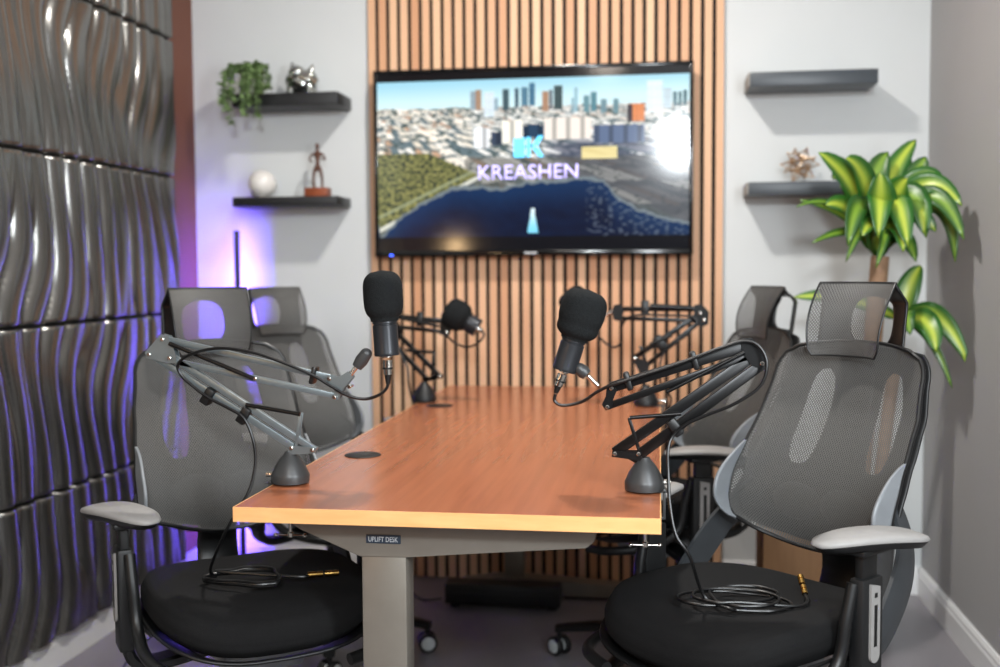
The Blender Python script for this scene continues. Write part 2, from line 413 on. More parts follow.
def hsh(a, b, c=0):
    v = math.sin(a * 127.1 + b * 311.7 + c * 74.7) * 43758.5453
    return v - math.floor(v)
def mix(a, b, t): return tuple(p + (q - p) * t for p, q in zip(a, b))
def sm(e0, e1, x):
    t = max(0, min(1, (x - e0) / (e1 - e0))); return t * t * (3 - 2 * t)
TOWERS = [(318, 334, 147, 186, (150, 168, 178)), (334, 350, 144, 186, (172, 140, 116)), (357, 385, 150, 208, (222, 236, 244)), (386, 396, 168, 190, (150, 176, 190)), (410, 427, 143, 190, (70, 92, 100)),
          (443, 454, 142, 182, (66, 92, 106)), (462, 479, 140, 180, (88, 128, 150)), (483, 500, 128, 180, (74, 118, 146)), (520, 538, 153, 196, (176, 138, 112)), (539, 549, 148, 190, (96, 100, 108)),
          (552, 576, 138, 192, (66, 84, 86)), (600, 606, 172, 202, (120, 160, 176)), (608, 618, 145, 200, (150, 190, 204)), (634, 650, 168, 202, (110, 150, 160)), (653, 670, 158, 200, (92, 138, 150)), (680, 696, 178, 206, (120, 150, 160)),
          (714, 730, 178, 206, (112, 146, 156)), (806, 848, 132, 206, (226, 240, 246)), (850, 872, 154, 196, (196, 214, 222)), (875, 886, 164, 192, (78, 112, 122)), (890, 900, 164, 190, (70, 104, 112)), (903, 914, 160, 190, (70, 104, 112)),
          (756, 800, 194, 230, (222, 136, 82)), (752, 768, 196, 232, (70, 60, 64))]
WATER = [(55, 560), (110, 500), (180, 455), (270, 412), (340, 412), (400, 418), (480, 402), (560, 398), (640, 390), (690, 400), (720, 440), (780, 480), (850, 505), (920, 520)]
def water_y(x):
    for (a, ya), (b_, yb) in zip(WATER, WATER[1:]):
        if a <= x <= b_: return ya + (yb - ya) * (x - a) / (b_ - a)
    return 520
def nz(x, y, s, k=0.0): return noise.noise(V((x / s, y / s, k)))
def picture(x, y):
    hor = 192 + 5 * nz(x, 0, 60)
    if y < hor: c = mix((150, 205, 226), (206, 234, 238), sm(105, 195, y + 0.02 * x))
    else:
        wy = water_y(x) + 6 * nz(x, y, 18, 4)
        if y > wy:
            c = mix((18, 48, 86), (6, 14, 38), sm(wy, wy + 110, y)); c = mix(c, (14, 42, 82), .2 + .25 * nz(x, y * 2, 50, 2))
            if y < wy + 9: c = mix(c, (176, 176, 160), 0.6)
            if x > 640 and nz(x, y * 2.2, 14, 8) > .22: c = mix(c, (120, 126, 136), .55)
        else:
            d = (y - hor) / 180
            sz = 9 + 20 * d; hz = sz * .62
            by = math.floor(y / hz); bx = math.floor(x / sz + .37 * by + 2 * hsh(by, 3)); r = hsh(bx, by); r2 = hsh(bx, by, 5)
            fx = x / sz + .37 * by + 2 * hsh(by, 3) - bx; fy = y / hz - by
            c = mix((214, 210, 200), (255, 254, 250), r)
            if x < 320: c = mix(c, (250, 226, 190), .35 * r2)
            if r2 < .16: c = (98, 116, 122)
            elif r2 < .26: c = (196, 160, 132)
            if fy > .70 and r < .75: c = mix(c, (92, 104, 108), .75)
            if fx > .80 and r2 < .7: c = mix(c, (120, 130, 134), .6)
            if nz(x, y * 1.8, 15, 1.5) > .28: c = mix(c, (62, 78, 76), .7)
            k = sm(470, 600, x) * sm(262, 310, y); c = mix(c, (64, 70, 92), .70 * k * (1 if r < .7 else .4))
            if y > 335 and x > 300: c = mix(c, (78, 78, 74), .55)
            if 628 < x < 725 and 308 < y < 342: c = mix((214, 196, 134), (240, 226, 170), r)
            # park, trees on the left
            edge = 318 + .0 * x + max(0, (x - 200)) * .45
            if y > edge and x < 350:
                n = nz(x, y * 1.5, 11, 6); c = mix((58, 66, 42), (152, 148, 90), max(0, min(1, .5 + n))) if n > -.25 else (44, 52, 46)
                for (s0, i0, w, cc) in ((-.52, 536, 6, (214, 214, 202)), (-.47, 498, 4, (150, 156, 120))):
                    ly = i0 + s0 * (x - 55)
                    if abs(y - ly) < w: c = cc
                if y > 560 - .52 * (x - 20) : c = mix(c, (84, 92, 112), .6)
    for (x0, x1, y0, y1, cc) in TOWERS:
        if x0 < x < x1 and y0 < y < y1 + 12: c = mix(cc, tuple(q * .82 for q in cc), 1 if (math.floor(y / 5) % 2 and math.floor(x / 4) % 2) else 0)
    for (x0, x1, y0, y1, cc) in ((408, 466, 232, 292, (250, 246, 234)), (328, 372, 248, 306, (244, 246, 248)), (524, 654, 226, 286, (240, 232, 222)), (466, 524, 244, 280, (40, 66, 92)), (376, 408, 262, 300, (60, 72, 92)), (660, 800, 250, 300, (96, 112, 142))):
        if x0 < x < x1 and y0 + 4 * nz(x, 0, 15) < y < y1:
            q = .75 if (math.floor(x / 13) % 3 == 0 and y0 > 225) else 1; c = tuple(t * q for t in cc)
    if abs(x - 492) < 6 + 8 * sm(490, 545, y) and 478 < y < 546: c = mix((130, 215, 245), (225, 245, 252), sm(540, 480, y))
    return c
# the picture is a grid of points lit by what is on the screen; thin dark bars lie above and below it
gu, gv = 480, 270
PX0, PX1, PZ0, PZ1 = -W2 + b, W2 - b, .022, TH_ - b
def screen_rgb(u, v):            # v from the top
    x = 52 + 868 * u; y = 92 + v * (594 - 92)
    if y < 116: return (6, 6, 8)
    if y > 556: return (7, 8, 14)
    return picture(x, y)
me = bpy.data.meshes.new('screen')
vv = []; ff = []
for j in range(gv + 1):
    for i in range(gu + 1): vv.append((PX0 + (PX1 - PX0) * i / gu, -.0085, PZ1 - (PZ1 - PZ0) * j / gv))
for j in range(gv):
    for i in range(gu):
        a = j * (gu + 1) + i; ff.append((a, a + gu + 1, a + gu + 2, a + 1))
me.from_pydata(vv, [], ff)
at_ = me.color_attributes.new('picture', 'FLOAT_COLOR', 'POINT')
buf = []
for j in range(gv + 1):
    for i in range(gu + 1): buf += list(srgb(*screen_rgb(i / gu, j / gv)))
at_.data.foreach_set('color', buf)
m, nt, bs = base_mat('tv_picture')
ca = N(nt, 'ShaderNodeVertexColor', layer_name='picture')
bs.inputs['Base Color'].default_value = (.006, .006, .007, 1); bs.inputs['Specular IOR Level'].default_value = 0.28; bs.inputs['Roughness'].default_value = 0.1
no = N(nt, 'ShaderNodeTexNoise'); no.inputs['Scale'].default_value = 300; mr = N(nt, 'ShaderNodeMapRange'); mr.inputs['To Min'].default_value = .095; mr.inputs['To Max'].default_value = .11
nt.links.new(no.outputs['Fac'], mr.inputs['Value']); nt.links.new(mr.outputs[0], bs.inputs['Roughness'])
nt.links.new(ca.outputs['Color'], bs.inputs['Emission Color']); bs.inputs['Emission Strength'].default_value = 1.25
me.materials.append(m)
scr = bpy.data.objects.new('screen', me); COL.objects.link(scr); scr.parent = tv
def scr_pos(cx, cy, off=.0009):       # picture coordinates -> point on the screen
    u = (cx - 52) / 868; v = (cy - 92) / (594 - 92)
    return V((PX0 + (PX1 - PX0) * u, -.0085 - off, PZ1 - (PZ1 - PZ0) * v))
c0 = scr_pos(479, 375)
text_part('screen_lettering', 'KREASHEN', M['logoviolet'], scr, .36, .052, lambda x, y: V((c0.x + x, c0.y, c0.z + y)), .0006, .006)
mb = MB()
def flat(poly): mb.prism(poly, lambda p: scr_pos(p[0], p[1], .0005), lambda p: scr_pos(p[0], p[1], .001))
flat([(440, 282), (470, 279), (470, 334), (440, 334)]); flat([(476, 279), (486, 278), (486, 334), (476, 334)])
flat([(490, 304), (508, 276), (522, 275), (506, 304)]); flat([(490, 306), (506, 306), (524, 334), (510, 334)])
mb.build('screen_logo', M['logocyan'], scr, smooth=False)
MB().box((0.0, -.0142, .011), (.045, .0012, .006)).build('brand_mark', M['palenote'], tv, smooth=False)
MB().box((-W2 + .062, -.0142, .006), (.012, .0016, .005)).build('status_light', M['blueled'], tv, smooth=False)
mb = MB()
mb.box((-.25, .050, .34), (.04, .012, .42)); mb.box((.25, .050, .34), (.04, .012, .42)); mb.box((0, .0555, .34), (.62, .006, .1))
mb.build('wall_mount', M['black'], tv, smooth=False)

# ------------------------------------------------------------------ shelves and what stands on them
def shelf(x0, x1, zt, th, d, m, label, capmat=None):
    t = thing('floating_shelf', label, 'shelf', ((x0 + x1) / 2, YB, zt - th))
    MB().box((0, -d / 2 - .0005, th / 2), (x1 - x0, d - .001, th), bev=.002).build('board', m, t)
    if capmat:
        MB().box((-(x1 - x0) / 2 - .0035, -d / 2 - .0005, th / 2), (.006, d - .002, th - .002), bev=.001).build('end_cap', capmat, t)
    return t
SY = 3.79
shelf(-1.543, -1.145, 1.807, .046, .178, M['shelf'], 'upper black floating shelf holding the trailing plant and silver ornament')
shelf(-1.549, -1.152, 1.434, .034, .178, M['shelf'], 'lower black floating shelf holding white ball and bronze figurine')
shelf(.302, .720, 1.827, .048, .178, M['shelfg'], 'empty charcoal floating shelf right of television, nothing standing on it', M['endcap'])
shelf(.300, .716, 1.457, .042, .178, M['shelfg'], 'charcoal floating shelf with gold star ornament beside the big plant', M['endcap'])

# white ball
t = MB(); t.lathe([(.02, .0), (.024, .0015), (.025, .004)], (0, 0, 0)); 
t.lathe([(.0515 * math.sin(a), .0515 - .0515 * math.cos(a) + .002) for a in [.3 + (PI - .3) * i / 22 for i in range(23)]], (0, 0, 0), n=36)
p = at(261.5, 198, 3.86)
o = t.build('ceramic_ball', M['white'], ang=50); o.location = (p.x, 3.87, 1.434)
tag(o, 'glossy white ceramic ball standing on lower left shelf', 'ornament')

# bronze figurine on a wooden block
p = at(318, 194, 3.87)
fg = thing('figurine', 'slender brown standing figurine on reddish wooden block', 'sculpture', (p.x, 3.87, 1.434))
MB().box((0, 0, .0175), (.086, .06, .035), bev=.003).build('plinth', M['redwood'], fg)
def skin(name, verts, edges, radii, m, parent, sub=2):
    me = bpy.data.meshes.new(name); me.from_pydata(verts, edges, []); me.materials.append(m)
    o = bpy.data.objects.new(name, me); COL.objects.link(o); o.parent = parent
    md = o.modifiers.new('skin', 'SKIN'); md.use_smooth_shade = True
    for i, r in enumerate(radii): me.skin_vertices[0].data[i].radius = (r, r)
    me.skin_vertices[0].data[0].use_root = True
    md = o.modifiers.new('sub', 'SUBSURF'); md.levels = sub; md.render_levels = sub
    return o
fv = [(0, 0, .105), (0, 0, .135), (0, 0, .158), (0, 0, .172), (0, -.002, .186), (0, -.002, .2),
      (-.012, 0, .1), (-.016, -.004, .07), (-.015, 0, .036), (.012, 0, .1), (.017, -.002, .07), (.016, .002, .036),
      (-.022, 0, .158), (-.03, -.004, .138), (-.014, -.018, .128), (.022, 0, .158), (.031, -.002, .138), (.016, -.018, .142)]
fe = [(0, 1), (1, 2), (2, 3), (3, 4), (4, 5), (0, 6), (6, 7), (7, 8), (0, 9), (9, 10), (10, 11), (2, 12), (12, 13), (13, 14), (2, 15), (15, 16), (16, 17)]
fr = [.0085, .0075, .010, .0045, .0085, .0065, .0065, .005, .0042, .0065, .005, .0042, .0045, .0035, .003, .0045, .0035, .003]
skin('statuette', fv, fe, fr, M['bronze'], fg)

# silver dimpled animal-shaped ornament
p = at(302, 92, 3.87)
sv = thing('silver_ornament', 'shiny silver rounded ornament with a pointed ear on upper left shelf', 'ornament', (p.x, 3.87, 1.807))
mb = MB()
def orn(u, v):
    a = 2 * PI * u; e = PI * (v - .5)
    r = 1 + .06 * math.cos(7 * a) * math.cos(6 * e) + .04 * math.sin(5 * a + 9 * e)
    return V((.05 * r * math.cos(a) * math.cos(e), .04 * r * math.sin(a) * math.cos(e), .046 + .038 * r * math.sin(e)))
mb.grid(orn, 48, 24, closeu=True)
mb.build('body', M['silverorn'], sv)
mb = MB(); mb.ball((-.012, -.012, .07), .024, 16, (1.1, 1, 1)); mb.build('head', M['silverorn'], sv)
for ex, ez in ((.032, .082), (-.026, .092)):
    mb = MB(); mb.lathe([(.011, -.012), (.009, .0), (.005, .008), (.001, .015)], (ex, -.004, ez), (.35 if ex > 0 else -.2, 0, 1), 12)
    mb.build('ear', M['silverorn'], sv)
for ex, ey in ((-.03, -.018), (.03, -.018), (-.03, .018), (.03, .018)): MB().lathe([(.011, 0), (.011, .02), (.009, .03)], (ex, ey, 0), n=12).build('foot', M['silverorn'], sv)
sv.scale = (1.2, 1.2, 1.15)

# gold wire star
p = at(800, 180, 3.86)
st = MB()
import itertools
R0 = .056
dirs = []
ph = (1 + 5 ** .5) / 2
for a, b_ in itertools.product((-1, 1), repeat=2): dirs += [V((0, a, b_ * ph)), V((a, b_ * ph, 0)), V((b_ * ph, 0, a))]
core = [d.normalized() for d in dirs]
cen = V((0, 0, .062)); rr = .036
tips = []
rotm = Matrix.Rotation(.5, 3, 'X') @ Matrix.Rotation(.3, 3, 'Z')
core = [rotm @ d for d in core]
faces = [c for c in itertools.combinations(range(12), 3) if all((core[i] - core[j]).length < 1.1 for i, j in itertools.combinations(c, 2))]
for i, j in {tuple(sorted(q)) for c in faces for q in itertools.combinations(c, 2)}: st.tube([cen + core[i] * rr, cen + core[j] * rr], .0021, 6)
for c in faces:
    n = (core[c[0]] + core[c[1]] + core[c[2]]).normalized(); tip = cen + n * (R0 + .01 * hsh(c[0], c[1], c[2]))
    if tip.z < .004: tip.z = .004
    for i in c: st.tube([cen + core[i] * rr, tip], .0019, 6)
    st.ball(tip, .0036, 8)
o = st.build('star_ornament', M['gold'], ang=60); o.location = (p.x, 3.865, 1.4577)
tag(o, 'spiky gold wire star ornament on lower right shelf beside leaves', 'ornament')

# trailing plant on the upper left shelf
p = at(255, 92, 3.86)
hp = thing('trailing_plant', 'small green trailing plant spilling over the upper left shelf edge', 'plant', (p.x, 3.86, 1.8085))
MB().lathe([(.026, 0), (.032, .004), (.037, .06), (.039, .064), (.035, .064), (.032, .055)], n=28).build('pot', M['pot'], hp)
MB().lathe([(.032, .052), (.031, .057), (.01, .06)], n=20).build('soil', M['soil'], hp)
def small_leaf(mb, c, d, L, w):
    d = d.normalized(); s = d.cross(V((random.uniform(-.4, .4), random.uniform(-.4, .4), 1)))
    if s.length < 1e-3: s = V((1, 0, 0))
    s.normalize(); up = s.cross(d)
    pr = [(0, .12), (.3, .9), (.55, 1), (.8, .65), (1, .05)]
    rows = []
    for t, q in pr:
        ctr = c + d * L * t + up * (-.15 * L * t * t)
        rows.append([mb.bm.verts.new(ctr - s * w * q + up * .12 * w), mb.bm.verts.new(ctr), mb.bm.verts.new(ctr + s * w * q + up * .12 * w)])
    for A, B in zip(rows, rows[1:]):
        for i in (0, 1): mb.bm.faces.new((A[i], A[i + 1], B[i + 1], B[i]))
strands = [(-.052, -.10, .19), (-.036, -.115, .085), (-.066, -.108, .135), (.004, -.118, .15), (.02, -.112, .11), (.044, -.105, .165), (.058, -.108, .06), (-.012, -.06, .02), (.03, -.03, .03), (-.03, -.02, .03), (.07, -.05, .03), (-.074, -.11, .1)]
for (sx_, sy_, drop) in strands:
    pts = spline([(sx_ * .3, sy_ * .2, .058), (sx_ * .7, sy_ * .55, .094 + .018 * hsh(sx_, 2)), (sx_, sy_, .06), (sx_ * 1.05, sy_ - .01, .035 - drop * .4), (sx_ * 1.02, sy_ - .008, .045 - drop * .82)], 7)
    mb = MB(); mb.tube(pts, .0012, 5)
    for q in pts[2:]:
        for k in range(4):
            a = random.uniform(0, 2 * PI); d = V((math.cos(a), math.sin(a), random.uniform(-.7, .5)))
            if q.y > -.09 and q.z < .03 and d.y > 0: d.y *= -1
            small_leaf(mb, q, d, random.uniform(.016, .026), random.uniform(.0055, .0085))
    mb.build('strand', M['succ'], hp, ang=80)

# ------------------------------------------------------------------ corner plant
def big_leaf(parent, pts, w, m, roll=0.0, fold=.25):
    pts = [V(p) for p in pts]; cur = [V((min(q.x, .905 - PLX - w * .5), q.y, q.z)) for q in bez(*pts, 16)]; mb = MB(); lay = mb._uv(); k = len(cur); rows = []
    for i, c in enumerate(cur):
        t = i / (k - 1); tg = (cur[min(i + 1, k - 1)] - cur[max(i - 1, 0)]).normalized()
        ref = V((.8 * math.sin(roll), -.9, .42)) ; s = tg.cross(ref)
        if s.length < 1e-3: s = V((1, 0, 0))
        s.normalize(); up = s.cross(tg).normalized()
        ww = w * (math.sin(PI * min(1, t * .97 + .03)) ** .55) * (1 - .12 * t) * (1 if t > .08 else .55)
        ww = max(ww, .0012)
        wob = .08 * w * math.sin(t * 9 + roll * 5)
        rows.append([mb.bm.verts.new(c + s * ww * q + up * (fold * ww * abs(q) + wob * q * q)) for q in (-1, -.6, -.2, .2, .6, 1)])
    for i in range(k - 1):
        for j in range(5):
            f = mb.bm.faces.new((rows[i][j], rows[i][j + 1], rows[i + 1][j + 1], rows[i + 1][j]))
            for lp, (a, b2) in zip(f.loops, ((j, i), (j + 1, i), (j + 1, i + 1), (j, i + 1))): lp[lay].uv = (a / 5, b2 / (k - 1))
    return mb.build('leaf', m, parent, ang=80, solid=.0006)
PLX, PLY = .655, 3.46
pl = thing('corner_plant', 'tall potted plant with long yellow striped green leaves in the right corner', 'plant', (PLX, PLY, 0))
MB().lathe([(.075, 0), (.082, .006), (.098, .30), (.103, .31), (.103, .33), (.092, .33), (.088, .29)], (-.026, 0, 0), n=40).build('pot', M['potgrey'], pl)
MB().lathe([(.089, .26), (.087, .294), (.03, .30)], (-.026, 0, 0), n=32).build('soil', M['soil'], pl)
crown = at(880, 266, PLY) - V((PLX, PLY, 0))
low = at(903, 318, PLY) - V((PLX, PLY, 0))
MB().tube(spline([(-.045, 0, .28), (-.02, 0, .7), (crown.x, crown.y, crown.z + .03)], 8), .028, 16).build('cane', M['cane'], pl)
MB().tube(spline([(-.0, -.03, .28), (.03, -.02, .6), (low.x - .005, low.y - .0, low.z + .01)], 8), .02, 14).build('cane', M['cane'], pl)
def pleaf(bx, by, mx, my, tx, ty, w, dy=(0, 0), mt='leaf', roll=0.0):
    o0 = V((PLX, PLY, 0))
    p0 = at(bx, by, PLY) - o0; p2 = at(tx, ty, PLY + dy[1]) - o0
    pm = at(mx, my, PLY + dy[0]) - o0
    p1 = pm * 2 - (p0 + p2) / 2
    big_leaf(pl, (p0, p1, p2), w * (1.28 if w > .02 else 1.0), M[mt], roll)
B0 = (878, 252)
for (mx, my, tx, ty, w, d0, d1, mt, rl) in [
    (858, 196, 819, 152, .042, -.05, -.11, 'leaf', .3), (872, 196, 888, 152, .04, .02, .05, 'leafd', 0), (888, 186, 916, 140, .034, .05, .10, 'leaf', -.2),
    (905, 196, 926, 157, .036, .03, .06, 'leafd', -.3), (868, 200, 858, 168, .036, -.02, -.02, 'leafd', .1), (850, 213, 826, 205, .03, -.07, -.12, 'leaf', .4),
    (846, 218, 800, 200, .018, -.05, -.09, 'leafd', .4), (852, 232, 812, 243, .016, -.06, -.12, 'leafd', .5), (892, 204, 908, 178, .042, -.09, -.15, 'leaf', -.1),
    (880, 212, 880, 172, .044, -.10, -.14, 'leaf', 0), (896, 226, 903, 252, .03, -.12, -.19, 'leaf', -.1), (912, 206, 924, 235, .036, -.09, -.14, 'leaf', -.5),
    (918, 188, 962, 206, .032, -.06, -.14, 'leaf', -.6), (935, 206, 955, 262, .022, -.05, -.10, 'leafd', -.7), (926, 196, 964, 240, .026, -.09, -.18, 'leafd', -.5),
    (868, 222, 846, 262, .02, -.08, -.14, 'leafd', .3), (886, 230, 876, 268, .018, -.1, -.16, 'leafd', .1), (900, 236, 916, 262, .022, -.06, -.12, 'leafd', -.3),
    (866, 206, 840, 186, .036, .04, .06, 'leafd', .2), (884, 196, 872, 158, .036, .08, .12, 'leafd', .1), (906, 214, 936, 232, .028, -.03, -.05, 'leaf', -.4), (872, 226, 862, 236, .026, -.11, -.17, 'leaf', .2), (880, 200, 878, 238, .034, -.13, -.2, 'leaf', 0), (862, 205, 848, 246, .03, -.1, -.17, 'leafd', .2), (894, 202, 908, 248, .036, -.12, -.2, 'leaf', -.2), (908, 196, 926, 238, .036, -.08, -.14, 'leafd', -.3), (852, 190, 832, 178, .034, .0, -.02, 'leafd', .3), (898, 180, 902, 150, .03, .06, .1, 'leafd', -.1), (915, 182, 944, 192, .03, -.02, -.06, 'leaf', -.4), (866, 186, 846, 158, .034, -.08, -.13, 'leaf', .2), (840, 208, 796, 207, .012, -.05, -.1, 'leafd', .4)]:
    pleaf(B0[0] + random.uniform(-4, 4), B0[1] + random.uniform(-4, 6), mx, my, tx, ty, w, (d0, d1), mt, rl)
for (mx, my, tx, ty, w, d0, d1, mt, rl) in [
    (908, 290, 921, 266, .03, .0, .02, 'leaf', -.2), (935, 315, 968, 362, .026, -.07, -.13, 'leaf', -.6), (926, 322, 936, 352, .03, -.1, -.15, 'leaf', -.3),
    (930, 340, 952, 388, .014, -.08, -.12, 'leafd', -.6), (850, 300, 794, 297, .024, .03, .05, 'leaf', .5), (905, 312, 910, 335, .024, -.1, -.15, 'leafd', -.1)]:
    pleaf(903, 322, mx, my, tx, ty, w, (d0, d1), mt, rl)

bx = thing('storage_box', 'brown box on the floor behind the front right chair, seen beneath its backrest', 'box', (.415, 3.43, 0))
MB().box((0, 0, .25), (.205, .24, .50), bev=.004).build('case', M['brownbox'], bx)
MB().box((0, 0, .511), (.213, .248, .022), bev=.004).build('lid', M['brownbox'], bx)
# ------------------------------------------------------------------ purple light bar standing by the back wall
lb = thing('light_bar', 'slim black upright light bar glowing purple against the back wall', 'lamp', (-1.562, 3.86, 0), math.radians(36))
MB().lathe([(.07, 0), (.072, .004), (.07, .012), (.02, .016)], n=32).build('base', M['matblack'], lb)
mb = MB(); mb.box((0, -.002, .665), (.018, .010, 1.30), bev=.001); mb.box((-.0085, .004, .665), (.002, .008, 1.30)); mb.box((.0085, .0045, .665), (.002, .009, 1.30)); mb.box((0, .010, 1.314), (.018, .02, .003)); mb.build('housing', M['matblack'], lb)
mb = MB(); mb.box((0, .006, .70), (.012, .004, 1.2), bev=.001); mb.build('light_strip', M['purple'], lb)

# ------------------------------------------------------------------ desk
DX0, DX1, DY0, DY1, DZ = -.765, .004, 1.845, 3.885, .74
dk = thing('standing_desk', 'reddish brown wood standing desk on grey metal legs', 'desk', ((DX0 + DX1) / 2, (DY0 + DY1) / 2, 0))
O = V(dk.location)
DT = .027
w_, l_ = DX1 - DX0, DY1 - DY0
MB().box((0, 0, DZ - DT / 2), (w_ - .004, l_ - .004, DT)).build('tabletop', M['cherry'], dk, smooth=False)
mb = MB()
for (c, s) in (((0, -l_ / 2 + .001, DZ - DT / 2), (w_, .002, DT)), ((0, l_ / 2 - .001, DZ - DT / 2), (w_, .002, DT)), ((-w_ / 2 + .001, 0, DZ - DT / 2), (.002, l_ - .004, DT)), ((w_ / 2 - .001, 0, DZ - DT / 2), (.002, l_ - .004, DT))):
    mb.box(c, s)
o = mb.build('edge_band', M['edge'], dk, smooth=False); o['label'] = 'pale orange wood edge band'
for gx, gy in ((-.677, 2.40), (-.68, 3.30)):
    g = MB(O).lathe([(.041, DZ + .0002), (.042, DZ + .0012), (.040, DZ + .0025), (.001, DZ + .0025)], (gx, gy, 0), n=36).build('grommet', M['matblack'], dk)
    MB(O).box((gx + .012, gy, DZ + .0029), (.018, .05, .0008), bev=.0003).build('flap', M['black'], g)
def leg_frame(y, cx, front):
    yy = y
    zt = DZ - DT - .001
    # tapered support arm under the top
    L, Rr = -.695, -.118
    poly = [(L, zt), (Rr, zt), (Rr + .006, zt - .012), (Rr + .004, zt - .036), (Rr - .012, zt - .050), (cx + .05, zt - .077), (cx - .045, zt - .079), (L + .026, zt - .030), (L, zt - .014)]
    s = MB(O); s.prism(poly, lambda p: V((p[0], yy - .035, p[1])), lambda p: V((p[0], yy + .035, p[1])))
    bmesh.ops.bevel(s.bm, geom=[e for e in s.bm.edges], offset=.002, segments=2, affect='EDGES')
    arm = s.build('support_arm', M['steel'], dk)
    MB(O).box((cx, yy, .20), (.070, .05, .36), bev=.004).build('leg', M['steel'], dk)
    MB(O).box((cx, yy, .48), (.086, .062, .32), bev=.004).build('leg_sleeve', M['steel'], dk)
    f = MB(O); f.prism([(-.70, .012), (-.70, .05), (cx - .06, .07), (cx + .06, .07), (-.10, .05), (-.10, .012)], lambda p: V((p[0], yy - .035, p[1])), lambda p: V((p[0], yy + .035, p[1])))
    ft = f.build('foot', M['steel'], dk, smooth=False)
    for q in (-.66, -.14): MB(O).lathe([(.022, .0), (.022, .008), (.008, .012)], (q, yy, 0), n=18).build('levelling_pad', M['black'], ft)
    return arm
fa = leg_frame(1.965, -.508, True)
leg_frame(3.78, -.51, False)
mb = MB(O)
for q in (-.50, -.42): mb.box((q, 2.79, DZ - DT - .02), (.03, 1.58, .034), bev=.003)
mb.build('crossbar', M['steel'], dk)
mb = MB(O); mb.box((-.30, 2.6, DZ - DT - .02), (.1, .28, .035), bev=.004); mb.build('control_box', M['black'], dk)
eb = thing('equipment_box', 'low dark box on the floor under the far end of the desk', 'box', (-.53, 3.63, 0))
MB().box((0, 0, .052), (.40, .08, .072), bev=.006).build('case', M['matblack'], eb)
for q in (-.17, .17): MB().lathe([(.018, 0), (.018, .017)], (q, 0, 0), n=14).build('foot', M['black'], eb)
MB().box((.0, -.0405, .055), (.34, .002, .008)).build('front_slot', M['shell'], eb, smooth=False)
bc = at(383.5, 539, 1.93)
bp = MB(O).box((bc.x, 1.929, bc.z), (.066, .0025, .0165), bev=.0008).build('badge', M['badge'], fa)
bo = bc - O
text_part('badge_lettering', 'UPLIFT DESK', M['palenote'], fa, .056, .0095, lambda x, y: V((bo.x + x, 1.9272 - O.y, bo.z + y)), .0008)
